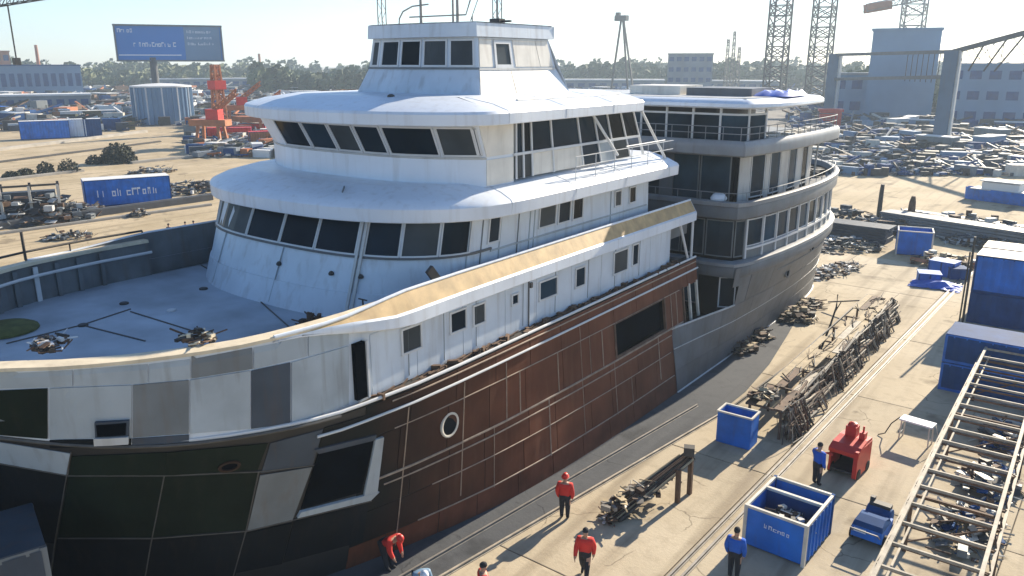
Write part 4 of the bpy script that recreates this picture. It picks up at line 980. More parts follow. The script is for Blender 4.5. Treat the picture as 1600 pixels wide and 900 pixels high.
# ================================================================== ON THE QUAY
rq = random.Random(21)
def strokes(name, o, right, upv, w_, h_, n, m, par, org, seed=0):
    """illegible painted lettering: a row of short strokes standing a hair proud of the face"""
    r = random.Random(seed); b = MB(org); x = 0.0; right = Vector(right); upv = Vector(upv); nn = right.cross(upv).normalized()
    for k in range(n):
        cw = w_/n*r.uniform(.5, .95); hh = h_*r.uniform(.65, 1)
        p = Vector(o) + right*x + nn*.012
        b.quad(p, p + right*cw*.25, p + right*cw*.25 + upv*hh, p + upv*hh)
        if r.random() < .7: b.quad(p + upv*hh*.75 + nn*.002, p + right*cw + upv*hh*.75 + nn*.002, p + right*cw + upv*hh + nn*.002, p + upv*hh + nn*.002)
        if r.random() < .6: b.quad(p + right*cw*.7 + nn*.004, p + right*cw*.95 + nn*.004, p + right*cw*.95 + upv*hh*.8 + nn*.004, p + right*cw*.7 + upv*hh*.8 + nn*.004)
        if r.random() < .5: b.quad(p + nn*.006, p + right*cw + nn*.006, p + right*cw + upv*hh*.22 + nn*.006, p + upv*hh*.22 + nn*.006)
        x += w_/n * (1.7 if r.random() < .15 else 1)
    return tag(b.build(name, m, par), kind='stuff')
# ---- big divided skip with rubble
def skip(loc, rz, wx, ly, h, label, letters=True, divider=True, group=None, seed=1):
    t = thing('waste_skip', loc, label, 'skip', group, rz); O = (0, 0, 0); th = .05
    def wall_(a, b, n=7):
        a = Vector(a); b = Vector(b); d = b-a; L_ = d.length; d.normalize(); nn = Vector((d.y, -d.x, 0)); m = MB()
        m.beam(a + Vector((0, 0, h/2+.04)), b + Vector((0, 0, h/2+.04)), th, h-.08); m.build('side_wall', 'blue', t)
        for k in range(n+1):
            p = a + d*(L_*k/n) + nn*.045
            if 0 < k < n and (letters is False or abs(nn.y) < .5): MB().beam(p + Vector((0, 0, .1)), p + Vector((0, 0, h-.06)), .05, .06).build('rib', 'blue', t)
        MB().beam(a + Vector((0, 0, h)), b + Vector((0, 0, h)), .10, .09).build('rim', 'pale_steel', t)
    x, y = wx/2, ly/2
    for a, b in (((-x, -y, 0), (x, -y, 0)), ((x, -y, 0), (x, y, 0)), ((x, y, 0), (-x, y, 0)), ((-x, y, 0), (-x, -y, 0))): wall_(a, b)
    for sx in (-1, 1):
        for sy in (-1, 1): MB().box((sx*x, sy*y, h/2), (.12, .12, h+.1)).build('corner_post', 'pale_steel' if sy < 0 else 'blue_dark', t)
    MB().box((0, 0, .06), (wx-.1, ly-.1, .08)).build('floor_plate', 'blue_dark', t)
    if divider: 
        MB().beam((-x, .15*ly, h-.02), (x, .15*ly, h-.02), .12, .1).build('divider', 'pale_steel', t)
        MB().box((0, .15*ly, h/2), (wx-.1, .04, h-.2)).build('partition', 'blue_dark', t)
    if letters: strokes('lettering', (-x*.35, -y-.03, h*.62), (1, 0, -.06), (0, 0, 1), wx*.45, .16, 6, 'signwhite', t, O, seed)
    return t
skip((-6.85, 25.35, GZ), R(-3), 2.05, 2.5, 1.5, 'large blue skip with white rim, divider and faded white lettering beside the crane rails')
heap('rubble', (-6.85, 24.95, GZ+.75), .85, .7, .6, 110, ['pale_steel', 'dark_steel', 'grey_light', 'rusty'], 'broken white and grey rubble inside the large divided blue skip', 'rubble', long=.4, seed=8)
# ---- blue steel bin at the end of the rod rack
t = thing('steel_bin', (-11.05, 31.45, GZ), 'small plain blue bin at the near end of the long rod rack', 'bin')
for sx, sy, wx, wy in ((0, -.45, 1.5, .05), (0, .45, 1.5, .05), (-.73, 0, .05, .86), (.73, 0, .05, .86)): MB().box((sx, sy, .72), (wx, wy, 1.4)).build('side_wall', 'blue', t)
MB().box((0, 0, .05), (1.4, .86, .06)).build('floor_plate', 'blue_dark', t)
for sx, sy, wx, wy in ((0, -.46, 1.58, .09), (0, .46, 1.58, .09), (-.75, 0, .09, .84), (.75, 0, .09, .84)): MB().box((sx, sy, 1.45), (wx, wy, .07)).build('rim', 'pale_steel', t)
# ---- air compressor
t = thing('compressor', (-4.5, 27.35, GZ), 'low dark blue compressor with humped engine cover beside the lattice ladder', 'compressor', rz=R(-4))
m = MB(); m.prism([(-.5, -.8, .22), (.5, -.8, .22), (.5, .45, .22), (-.5, .45, .22)], .42); m.build('body', 'blue', t)
m = MB(); m.grid([[(-.5, -.8, .642), (.5, -.8, .642)], [(-.46, -.7, .8), (.46, -.7, .8)], [(-.42, -.25, .86), (.42, -.25, .86)], [(-.46, .1, .8), (.46, .1, .8)], [(-.5, .2, .642), (.5, .2, .642)]]); m.poly([(-.5, -.8, .642), (-.46, -.7, .8), (-.42, -.25, .86), (-.46, .1, .8), (-.5, .2, .642)]); m.poly([(.5, -.8, .642), (.46, -.7, .8), (.42, -.25, .86), (.46, .1, .8), (.5, .2, .642)]); m.build('hood', 'blue_dark', t, recalc=True)
m = MB(); m.lathe((0, .55, .5), [(.1, -.42), (.38, -.4), (.4, 0), (.38, .4), (.1, .42)], 14, 'X'); m.build('air_tank', 'blue_dark', t, smooth=True)
MB().box((0, .62, .92), (.7, .3, .16)).box((-.3, .7, 1.02), (.16, .16, .2)).build('motor', 'dark_steel', t)
MB().box((-.22, -.815, .5), (.4, .02, .14)).build('name_plate', 'signwhite', t)
for x in (-.55, .55):
    for y in (-.5, .45): wo_ = MB().lathe((x - .05, y, .22), [(.12, 0), (.22, .01), (.22, .1), (.12, .11)], 16, 'X').build('wheel', 'rubber', t, smooth=True)
MB().tube([(-.45, -.85, .45), (-.45, -1.15, .7), (.45, -1.15, .7), (.45, -.85, .45)], .025, 6).build('tow_handle', 'steel', t)
# ---- white folding workbench
p = atz(1434, 660, .95); t = thing('workbench', (p.x, p.y, GZ), 'white topped folding workbench standing alone between the cart and the lattice ladder', 'workbench', rz=R(-8))
MB().box((0, 0, .95), (1.35, .62, .07)).build('bench_top', 'white', t)
for sx in (-.6, .6):
    for sy in (-.26, .26): MB().beam((sx, sy, 0), (sx*.95, sy, .92), .05).build('leg', 'pale_steel', t)
    MB().beam((sx, -.26, .3), (sx, .26, .3), .035).build('brace', 'pale_steel', t)
MB().tube([(-.7, -.1, .98), (-1.0, -.2, .6), (-1.15, -.4, .15), (-1.4, -.5, .03)], .025, 6).build('cable', 'dark_steel', t, smooth=True)
MB().tube([(.68, .1, .98), (.9, 0, .5), (.95, .2, .06), (.8, .4, .03)], .025, 6).build('cable', 'pale_steel', t, smooth=True)
# ---- red utility cart
t = thing('utility_cart', (-6.45, 31.7, GZ), 'bright red motor cart with open front and humped red top, worker in blue beside it', 'cart', rz=R(-6))
m = MB(); m.prism([(-.55, -.75, 0), (-.47, -.75, 0), (-.47, .75, 0), (-.55, .75, 0)], 1.05)
m.v = [v + Vector((0, 0, .16)) for v in m.v]; m.build('side_panel', 'red', t)
m = MB(); m.prism([(.42, -.8, .12), (.58, -.8, .12), (.58, .75, .12), (.42, .75, .12)], 1.15); m.build('side_panel', 'red', t)
m = MB(); m.grid([[(-.58, -.8, 1.0), (.6, -.8, 1.0)], [(-.58, -.82, 1.16), (.6, -.82, 1.16)], [(-.56, -.5, 1.34), (.58, -.5, 1.34)], [(-.54, .2, 1.42), (.56, .2, 1.42)], [(-.54, .75, 1.38), (.56, .75, 1.38)], [(-.54, .78, .3), (.56, .78, .3)]]); m.poly([(-.58, -.8, 1.0), (-.58, -.82, 1.16), (-.56, -.5, 1.34), (-.54, .2, 1.42), (-.54, .75, 1.38), (-.54, .75, 1.0)]); m.poly([(.6, -.8, 1.0), (.6, -.82, 1.16), (.58, -.5, 1.34), (.56, .2, 1.42), (.56, .75, 1.38), (.56, .75, 1.0)]); m.build('hood', 'red', t, recalc=True)
m = MB(); m.box((-.12, .35, 1.62), (.42, .4, .44)).lathe((-.12, .35, 1.84), [(.2, 0), (.16, .1), (.05, .15)], 12); m.build('engine_cover', 'red', t)
m = MB(); m.box((.33, .3, 1.55), (.22, .3, .3)).tube([(.33, .3, 1.7), (.33, .3, 1.95)], .04, 8); m.build('exhaust_box', 'red', t)
MB().box((-.02, .6, .75), (.9, .1, 1.1)).build('bulkhead', 'dark_steel', t); MB().box((-.02, 0, .25), (.86, 1.4, .08)).build('floor_plate', 'dark_steel', t)
for x in (-.52, .55):
    for y in (-.5, .5): MB().lathe((x-.07, y, .22), [(.1, 0), (.22, .01), (.22, .12), (.1, .13)], 16, 'X').build('wheel', 'rubber', t, smooth=True)
MB().tube([(-.5, -.75, .9), (-.62, -1.05, .98), (-.3, -1.05, .98)], .03, 6).build('steering_bar', 'red', t)
# ---- containers: one detailed kind
def container(loc, rz, L_, m, label, h=2.6, wd=2.44, roof='roof_white', group=None, letters=None, doors=True, name='shipping_container', rail='blue_dark'):
    t = thing(name, loc, label, 'container', group, rz)
    b = MB(); n = int(L_/.28); x0, x1 = -L_/2+.12, L_/2-.12
    def corr(y, sgn):
        P = []
        for k in range(n+1):
            x = x0+(x1-x0)*k/n; o = .0 if (k//1) % 2 else -.04; P.append(Vector((x, y + sgn*o, 0)))
        b.grid([[p + Vector((0, 0, .16)) for p in P], [p + Vector((0, 0, h-.1)) for p in P]])
    corr(-wd/2, 1); corr(wd/2, -1); b.box((0, 0, h/2), (L_-.2, wd-.2, h-.2)); b.build('body', m, t)
    MB().box((0, 0, h-.03), (L_-.02, wd-.02, .06)).build('roof', roof, t)
    for sx in (-1, 1):
        for sy in (-1, 1): MB().box((sx*(L_/2-.07), sy*(wd/2-.06), h/2-.02), (.15, .15, h-.06)).build('corner_post', rail, t)
    for sy in (-1, 1):
        for z in (.08, h-.1): MB().box((0, sy*(wd/2-.05), z), (L_-.3, .11, .14)).build('side_rail', rail, t)
    if doors:
        for sx in (-1, 1):
            d = MB().box((-L_/2+.02, sx*wd/4, h/2), (.06, wd/2-.12, h-.3)).build('door', m, t); MB().tube([(-L_/2-.02, sx*.35, .3), (-L_/2-.02, sx*.35, h-.3)], .025, 6).build('lock_bar', 'steel', d)
    if letters: strokes('lettering', (-L_*.36, -wd/2-.03, h*.36), (1, 0, 0), (0, 0, 1), L_*.62, h*.28, letters, 'signwhite', t, (0, 0, 0), 5)
    return t
container((-2.0, 44.4, GZ), R(-1), 6.06, 'blue_dark', 'lower of two low dark blue boxes behind the end of the lattice girder', roof='blue_dark', doors=False, h=1.48, rail='blue')
container((-2.0, 44.4, GZ+1.5), R(-1), 6.06, 'blue_dark', 'upper of two low dark blue boxes behind the end of the lattice girder', roof='blue_dark', doors=False, h=1.48, rail='blue')
container((-2.55, 57.6, GZ), R(-1), 6.06, 'blue_dark', 'lower dark container at the foot of the tall blue container stack', roof='blue_dark', h=2.0)
container((-2.55, 57.6, GZ+2.02), R(-1), 6.06, 'blue', 'blue container with pale roof on top of the tall stack', roof='cap_tan', h=2.4)
container((-2.55, 60.4, GZ), R(-1), 6.06, 'blue_dark', 'lower rear container of the tall blue stack, under the rear pale roof', roof='blue_dark', h=2.0)
container((-2.55, 60.4, GZ+2.02), R(-1), 6.06, 'blue', 'rear pale roofed container on top of the tall blue stack', roof='cap_tan', h=2.4)
MB((-5.75, 56.2, GZ)).tube([(-5.75, 56.2, GZ), (-5.8, 56.2, 5.6)], .07, 6).tube([(-5.95, 56.3, GZ), (-5.95, 56.3, 4.6)], .05, 6).build('scaffold_pole', 'dark_steel'); tag(bpy.data.objects['scaffold_pole'], 'two dark scaffold poles upright against the corner of the tall blue stack', 'scaffold pole')
# ---- lattice ladder on trestles
t = thing('lattice_girder', (-2.1, 32, GZ), 'long pale steel ladder-like lattice girder carried on low trestles', 'girder'); O = Vector((-2.1, 32, GZ))
ZT, ZB = 2.66, 2.28; YA, YB = 17.0, 43.2
for x, z, ww in ((-3.25, ZT, .11), (-3.42, ZB, .09), (-.92, ZT, .11), (-.75, ZB, .09), (-3.05, ZB, .06)):
    MB(O).beam((x, YA, z), (x, YB, z), ww, ww*1.1).build('chord', 'weathered', t)
y = YA + .4; k = 0
while y < YB:
    MB(O).beam((-3.25, y, ZT-.01), (-.92, y, ZT-.01), .07, .09).build('rung', 'weathered', t)
    MB(O).beam((-3.42, y+.55, ZB), (-.75, y+.55, ZB), .06, .07).build('rung', 'rusty', t)
    for xa, xb in ((-3.25, -3.42), (-.92, -.75)):
        MB(O).beam((xa, y, ZT), (xb, y+.65, ZB), .035).build('lacing', 'rusty', t); MB(O).beam((xb, y+.65, ZB), (xa, y+1.3, ZT), .035).build('lacing', 'rusty', t)
    y += 1.35; k += 1
for y in (19, 27, 35, 42.6):
    for x in (-3.4, -.8): 
        MB(O).beam((x, y, GZ), (x, y, ZB-.04), .12).build('trestle_leg', 'rusty', t)
    MB(O).beam((-3.5, y, ZB-.09), (-.7, y, ZB-.09), .1).build('trestle_beam', 'rusty', t); MB(O).beam((-3.4, y, .4), (-.8, y, 1.9), .05).build('trestle_brace', 'rusty', t)
for k, (y, sd) in enumerate(((22.5, 31), (29.5, 32), (33.8, 33), (38.6, 34))):
    heap('scrap_heap', (-2.0 + .15*k, y, GZ), 1.0, 2.0, .7, 130, ['dark_steel', 'grey_plate', 'rusty', 'blue_dark', 'pale_steel'], ('grey scrap heap under the lattice girder at its open end', 'mixed scrap heap under the lattice girder beside the compressor', 'scrap heap under the lattice girder level with the workbench', 'blue grey scrap heap under the lattice girder before the dark container')[k], long=.8, seed=sd)
# ---- scrap ramp with two posts
t = thing('scrap_ramp', (-11.6, 24.6, GZ), 'sloping ramp of rods and scrap held up by two short posts beside the dark paved strip', 'ramp'); O = Vector((-11.6, 24.6, GZ))
pa, pb = Vector((-12.35, 22.7, .18)), Vector((-11.05, 26.2, 1.5))
for k in range(22):
    off = Vector((rq.uniform(-.4, .4), rq.uniform(-.1, .1), rq.uniform(-.05, .12))); MB(O).tube([pa + off + Vector((0, rq.uniform(-.2, .4), 0)), pb + off*.7], rq.uniform(.03, .06), 6).build('rod', rq.choice(('rod', 'rod', 'wood', 'rusty', 'dark_steel')), t)
for p, h_ in ((Vector((-10.95, 25.3, GZ)), 1.35), (Vector((-10.85, 26.15, GZ)), 1.75)):
    MB(O).beam(p, p + Vector((-.03, .02, h_)), .16).build('post', 'rusty', t)
MB(O).box((-10.95, 26.1, 1.86), (.4, .34, .34), .4).build('post_head', 'dark_steel', t)
heap('scrap_bundle', (-11.9, 24.2, .55), .45, 1.9, .5, 70, ['dark_steel', 'rod', 'wood', 'steel'], 'tangle of offcuts piled along the sloping scrap ramp', 'scrap', long=.55, rz=R(-20), seed=12)
heap('scrap_heap', (-12.35, 22.9, GZ), .4, .7, .35, 40, ['dark_steel', 'grey_light', 'rusty'], 'small dark heap of shards at the foot of the scrap ramp', long=.5, seed=13)
# ---- long rod rack
t = thing('rod_rack', (-10.2, 43.5, GZ), 'long timber topped rack hung with rusty rods beside the grey hull', 'rack'); O = Vector((-10.2, 43.5, GZ))
RX0, RX1, RY0, RY1, RZ = -11.15, -9.55, 32.6, 54.0, 1.45
y = RY0
while y < RY1-.5:
    L_ = rq.uniform(2.4, 4.2); L_ = min(L_, RY1-y)
    for k in range(4):
        x = RX0 + .2 + k*.4; 
        if rq.random() < .68: MB(O).box((x, y + L_/2, RZ + rq.uniform(0, .03)), (.37, L_-.05, .05), rq.uniform(-.006, .006)).build('plank', rq.choice(('wood', 'wood', 'weathered', 'rusty')), t)
    y += L_
y = RY0 + .2
while y < RY1:
    for x in (RX0+.1, RX1-.1): MB(O).beam((x, y, GZ), (x, y, RZ-.06), .1).build('leg', 'rusty', t)
    MB(O).beam((RX0, y, RZ-.09), (RX1, y, RZ-.09), .08).build('cross_beam', 'rusty', t); y += 2.65
for x in (RX0, RX1): MB(O).beam((x, RY0, RZ-.02), (x, RY1, RZ-.02), .07, .1).build('edge_beam', 'dark_steel', t)
MB(O).beam((RX0-2.4, RY1+.1, RZ*.35), (RX1, RY1+.05, RZ-.02), .07, .08).build('end_beam', 'dark_steel', t)
m = MB(O)
for k in range(1300):
    y = RY0 + (RY1-RY0)*rq.random(); clump = math.sin(y*1.9)+math.sin(y*.77+1); 
    if clump < -.1 and rq.random() < .88: continue
    x = RX1 + rq.uniform(-.1, .25); top = RZ + rq.uniform(-.15, .12); fx = RX1 + rq.uniform(.1, .75); fy = y + rq.uniform(-.6, .6); m.cur = rq.randrange(4)
    if k % 2:
        L_ = rq.uniform(1.0, 3.4); zz = rq.uniform(.08, RZ); xx = RX1 + rq.uniform(0, .5)*(1.25-zz/RZ); m.beam((xx, y, zz), (xx+rq.uniform(-.15, .15), min(RY1, y+L_), max(.08, zz+rq.uniform(-.2, .2))), rq.uniform(.04, .11)); continue
    m.tube([(x, y, top), ((x+fx)/2 + rq.uniform(-.12, .12), (y+fy)/2, top*.5), (fx, fy, GZ+.02)], rq.uniform(.014, .045), 4, cap=False)
tag(m.build('hanging_rods', ['rod', 'dark_steel', 'rusty', 'weathered'], t), kind='stuff')
m = MB(O)
for k in range(70):
    y = RY0 + (RY1-RY0)*rq.random(); x = rq.uniform(RX0+.5, RX1+.2); a = rq.gauss(0, .5); L_ = rq.uniform(.4, 1.6); m.cur = rq.randrange(3)
    m.tube([(x, y, RZ+.07), (x+math.sin(a)*L_*.5, y+math.cos(a)*L_, RZ+.07+rq.uniform(0, .12))], rq.uniform(.015, .04), 4)
tag(m.build('loose_rods', ['rod', 'dark_steel', 'rusty'], t), kind='stuff')
heap('scrap_heap', (-10.75, 33.6, RZ+.06), .6, .8, .3, 60, ['dark_steel', 'rusty', 'wood'], 'dark knot of scrap lying on the end of the rod rack by the bin', long=.5, seed=15)
MB((-11.5, 45.4, GZ)).tube([(-11.5, 45.4, GZ), (-11.4, 46.6, 1.3), (-11.3, 47.1, 2.3), (-11.35, 47.3, 3.0)], .07, 6, .04).tube([(-11.32, 47.0, 2.0), (-11.1, 47.2, 2.6)], .03, 5).build('bent_post', 'dark_steel'); tag(bpy.data.objects['bent_post'], 'bent dark steel post leaning up behind the rod rack', 'post')
for k, (u, v, rx, ry, h_, sd, lb) in enumerate(((1150, 548, 1.0, 1.5, .5, 41, 'ring shaped heap of rusty chain beside the grey hull at its near end'), (1180, 528, .9, 1.2, .45, 42, 'low heap of brown offcuts between the grey hull and the rod rack'), (1245, 498, 1.3, 1.6, .6, 43, 'large coil of dark cable heaped beside the grey hull'), (1262, 478, .9, 1.2, .35, 44, 'flat heap of rusty strips next to the dark cable coil'))):
    p = atz(u, v); heap('scrap_heap', (p.x, p.y, GZ), rx, ry, h_, 110, ['rusty', 'dark_steel', 'wood', 'rod'], lb, long=.75, seed=sd)
    m = MB((p.x, p.y, GZ))
    for q in range(4):
        rr_ = rx*(.5+.12*q); m.tube([Vector((p.x + math.cos(a*.45)*rr_, p.y + math.sin(a*.45)*rr_*1.15, GZ+.06+.05*q)) for a in range(15)], .045, 5)
    tag(m.build('cable_coil', 'dark_steel', smooth=True), ('thin loop of dark cable lying over the rusty chain heap', 'dark cable loop on the brown offcuts', 'heavy dark cable loop beside the grey hull', 'loose cable loop over the rusty strips')[k], 'cable')
# ---- far end of the quay
skip(atz(1421, 400) + Vector((0, 1.3, 0)), R(12), 2.7, 2.2, 2.1, 'deep blue skip at the far end of the quay before the dark plate stacks', letters=False, divider=False)
for k, (u, v, sx, sy, h_, rz_, mm, lb) in enumerate(((1448, 444, 1.5, 1.3, .75, .3, 'blue', 'low blue crate on the slabs between the deep blue skip and the tall stack'), (1472, 432, 1.8, 1.4, 1.1, -.2, 'blue', 'taller blue crate behind the low blue crate'), (1492, 437, 1.3, 1.2, .8, .5, 'blue_dark', 'dark blue crate next to the taller blue crate'))):
    p = atz(u, v) + Vector((0, .5, GZ)); t = thing('crate', p, lb, 'crate', None, rz_)
    MB().box((0, 0, h_/2), (sx, sy, h_)).build('body', mm, t)
    for x in (-sx/2, 0, sx/2): MB().box((x, -sy/2-.02, h_/2), (.09, .06, h_)).build('batten', 'blue_dark', t)
    MB().box((0, 0, h_+.03), (sx+.08, sy+.08, .06)).build('lid', mm, t)
p = atz(1462, 447) + Vector((.2, -.2, GZ)); m = MB(p); rows = []; r_ = random.Random(9)
for j in range(9): rows.append([p + Vector((-1.9 + 3.4*i/10 + r_.uniform(-.1, .1), -1.1 + 2.2*j/8 + r_.uniform(-.1, .1), max(.02, .42*(1-((i-5)/5.2)**2)*(1-((j-4)/4.2)**2) + r_.uniform(-.1, .12)))) for i in range(11)])
tag(m.slab_grid(rows, .02).build('tarpaulin', 'blue_tarp'), 'rumpled blue tarpaulin lying in front of the low blue crate', 'tarpaulin')
p = atz(1475, 415); heap('scrap_heap', (p.x, p.y, 0), 2.6, 1.6, 1.2, 120, ['rusty', 'wood', 'pale_steel', 'dark_steel', 'brick'], 'jumble of planks and rusty pieces behind the blue tarpaulin heap', long=1.1, seed=51)
for k, (u, v, rx, ry, h_, lo_, sd, lb) in enumerate(((1330, 352, 7, 3.0, 1.6, 1.6, 61, 'dark scrap row on the sand behind the stern of the grey ship'), (1320, 385, 3.0, 4.0, .6, .9, 62, 'low litter of rusty pieces beside the stern of the grey ship'), (1305, 425, 1.2, 4.0, .4, .7, 63, 'strip of rusty offcuts along the slab edge near the grey stern'), (1500, 362, 8, 2.8, 1.7, 1.6, 64, 'long dark scrap row behind the deep blue skip'), (1545, 385, 4, 2.0, .9, 1.0, 65, 'low grey scrap row ending near the tall blue stack'), (1590, 372, 1.6, 1.2, 1.0, .9, 66, 'small dark scrap knot on the sand beyond the tall stack'))):
    p = atz(u, v); heap('scrap_heap', (p.x, p.y, 0), rx, ry, h_, 230, ['dark_steel', 'grey_plate', 'rusty', 'grey_light', 'slate_plate'], lb, long=lo_, seed=sd, rz=R(-8))
def slab_stack(p, L_, wd, h_, rz, m, label):
    t = thing('plate_stack', p, label, 'plate stack', 'stacked steel plates', rz); n = max(3, int(h_/.25))
    for k in range(n): MB().box((rq.uniform(-.15, .15), rq.uniform(-.1, .1), h_*(k+.5)/n), (L_*rq.uniform(.94, 1), wd, h_/n*.82)).build('steel_plate', m, t)
    return t
slab_stack(atz(1335, 372), 6.5, 2.5, 1.5, R(-4), 'slate_plate', 'long dark blue grey stack of plates beside the grey stern')
slab_stack(atz(1490, 372), 14, 2.2, 1.7, R(-16), 'grey_plate', 'long stack of dark plates behind the deep blue skip')
slab_stack(atz(1510, 352), 13, 1.0, .8, R(-16), 'pale_steel', 'pale narrow stack of plates behind the dark plates')
for u, v, h_, lb in ((1371, 352, 4.2, 'single tall dark bollard post on the sand behind the grey stern'), (1421, 352, 3.0, 'shorter thick rusty post beside the deep blue skip')):
    p = atz(u, v); MB(p).tube([p, p + Vector((0, 0, h_*.8)), p + Vector((.03, 0, h_))], .25 if h_ > 4 else .45, 8, .18).box(p + Vector((0, 0, .1)), (1.0, 1.0, .2)).build('mooring_post', 'dark_steel' if h_ > 4 else 'rusty'); tag([o for o in bpy.data.objects if o.name.startswith('mooring_post') and o.parent is None][-1], lb, 'post')
# small blue and white work boat hauled out
p = atz(1578, 318); t = thing('work_boat', p, 'small blue and white work boat hauled out on the far sand', 'boat', rz=R(-14)); m = MB(); n = 12; rows = []
for zz, k in ((0, .55), (.9, .85), (1.5, 1.0)):
    rows.append([(-5 + 10*i/n, -k*1.6*math.sin(math.pi*min(1, (i+1.2)/(n*.75)) * .5) if i < n*.65 else -k*1.6*(1-((i-n*.65)/(n*.35))**2), zz) for i in range(n+1)])
m.grid(rows); m.grid([[(x, -y, z) for x, y, z in r][::-1] for r in rows]); m.build('hull', 'blue', t)
MB().box((-1, 0, 1.9), (4, 2.0, .9)).box((-1, 0, 2.5), (4.4, 2.3, .12)).build('cabin', 'roof_white', t); MB().box((0, 0, 1.46), (8.4, 2.4, .1)).build('deck', 'grey_light', t)
# site cabins under the bow
pc_ = atz(72, 851, 4.9); e1 = atz(0, 873, 4.9) - pc_; rz = math.atan2(e1.y, e1.x)
for zz, lb in ((GZ, 'lower slate blue site cabin standing under the flare of the bow'), (2.48, 'upper slate blue site cabin stacked under the flare of the bow')):
    L_, wd = 5.0, 2.4; cx = Vector((pc_.x, pc_.y, 0)) + Matrix.Rotation(rz, 3, 'Z') @ Vector((L_/2, -wd/2, 0)); cx.z = zz
    container(cx, rz, L_, 'slate_plate', lb, h=2.42, wd=wd, roof='slate_plate', name='site_cabin', doors=False, rail='grey_plate')
# ================================================================== ACROSS THE YARD
rb = random.Random(5)
def lattice(m, base, w_, h_, n, r, taper=1.0):
    base = Vector(base); c = lambda k, sx, sy: base + Vector((sx*w_/2*(1-(1-taper)*k/n), sy*w_/2*(1-(1-taper)*k/n), h_*k/n)); Sg = ((-1, -1), (1, -1), (1, 1), (-1, 1))
    for sx, sy in Sg: m.beam(c(0, sx, sy), c(n, sx, sy), r*2)
    for k in range(n):
        for (a, b) in zip(Sg, Sg[1:] + Sg[:1]):
            m.beam(c(k, *a), c(k+1, *b), r*1.2); m.beam(c(k+1, *a), c(k+1, *b), r*1.1)
            if k % 2: m.beam(c(k, *b), c(k+1, *a), r*1.2)
def boom(m, p, q, w_, n, r):
    p = Vector(p); q = Vector(q); d = (q-p).normalized(); s = d.cross(Vector((0, 0, 1))).normalized()*w_/2; u = Vector((0, 0, w_))
    A = lambda k: p.lerp(q, k/n)
    for o in (s, -s, u): m.beam(p+o, q+o, r*2)
    for k in range(n):
        m.beam(A(k)+s, A(k+1)+u, r*1.2); m.beam(A(k)-s, A(k+1)+u, r*1.2); m.beam(A(k)+s, A(k+1)-s, r*1.2); m.beam(A(k)+u, A(k)+s, r); m.beam(A(k)+u, A(k)-s, r)
def gpt(u, d): p = atd(u, 125, d); return Vector((p.x, p.y, 0))
# tower cranes
for u, d, w_, lb in ((1211, 330, 6.6, 'tall grey lattice crane tower rising behind the pavilion roof with the blue tarpaulin'), (1278, 345, 7.2, 'tall grey lattice crane tower standing between the gantry leg and its twin tower')):
    b = gpt(u, d); t = thing('crane_tower', b, lb, 'crane tower'); m = MB(b); lattice(m, b, w_, 62, 17, .30, .92); m.build('mast', 'dark_steel', t); MB(b).box(b + Vector((0, 0, .8)), (w_*1.5, w_*1.5, 1.6)).build('base', 'concrete', t)
    m = MB(b); m.box(b + Vector((0, 0, 63.5)), (7, 7, 3)); m.build('head', 'dark_steel', t); m = MB(b); boom(m, b + Vector((-14, -6, 66)), b + Vector((38, 14, 66)), 2.4, 18, .16); m.build('jib', 'dark_steel', t)
b = gpt(1415, 330); t = thing('tower_crane', b, 'pale lattice tower crane with red ended jib behind the tall blue building', 'tower crane')
m = MB(b); lattice(m, b, 7.0, 43, 12, .26); m.build('mast', 'steel', t); zj = 16 + (98-18)/1250*330
pj, qj = atd(1352, 18, 322), atd(1640, -40, 362)
m = MB(b); boom(m, pj, qj, 2.4, 20, .2); m.build('jib', 'steel', t); m = MB(b); m.beam(pj + Vector((0, 0, .8)), pj.lerp(qj, .13) + Vector((0, 0, .6)), 2.8, 3.0); m.build('counterweight', 'brick', t)
b = gpt(-330, 170); t = thing('tower_crane', b, 'lattice crane whose jib and hook cable hang over the left yard', 'tower crane'); m = MB(b); lattice(m, b, 2.2, 34, 16, .1); m.build('mast', 'steel', t)
m = MB(b); pj, qj = atd(-330, 62, 170), atd(95, -6, 150); boom(m, pj, qj, 1.6, 26, .08); m.build('jib', 'dark_steel', t); q = atd(12, 8, 154); MB(b).tube([q, Vector((q.x, q.y, 16.5))], .12, 5).box((q.x, q.y, 16.2), (.9, .9, 1.1)).build('hook_cable', 'dark_steel', t)
# gantry crane with long inclined boom
A = gpt(1302, 235); B = gpt(1483, 178); t = thing('gantry_crane', (A+B)/2, 'wide blue grey gantry with two heavy legs and a rising lattice boom', 'gantry crane'); O = (A+B)/2
for P, w_ in ((A, 3.6), (B, 3.4)):
    m = MB(O); m.beam(P, P + Vector((0, 0, 18.2)), w_*.75, w_*.9); m.build('leg', 'gantry_blue', t); MB(O).beam(P + Vector((w_*.42, -w_*.2, 0)), P + Vector((w_*.42, -w_*.2, 18.2)), .5, w_*.5).build('leg_flange', 'grey_light', t); MB(O).box(P + Vector((0, 0, .7)), (6, 6, 1.4)).build('bogie', 'dark_steel', t)
za = Vector((0, 0, 18.0)); MB(O).beam(A + za, B + za, .8, .7).build('top_girder', 'grey_dark', t)
MB(O).beam(A + Vector((0, 0, 11.8)), B + Vector((0, 0, 13.4)), .8, .7).build('lower_girder', 'grey_dark', t)
m = MB(O)
for k in range(1, 26): q = A.lerp(B, k/26); m.beam(q + Vector((0, 0, 12.2)), q + Vector((0, 0, 18)), .14) if k > 17 else None
m.build('lattice', 'dark_steel', t)
E_ = atd(1600, 48, 165); E2 = atd(1720, 20, 160)
MB(O).beam(B + za, E2, .7, .8).build('boom', 'grey_dark', t)
m = MB(O)
for f, dx in ((.25, -4), (.42, -6), (.55, -8), (.62, -2)): q = (B+za).lerp(E2, f); m.beam(q, Vector((q.x+dx*.5, q.y, 14.5)), .28)
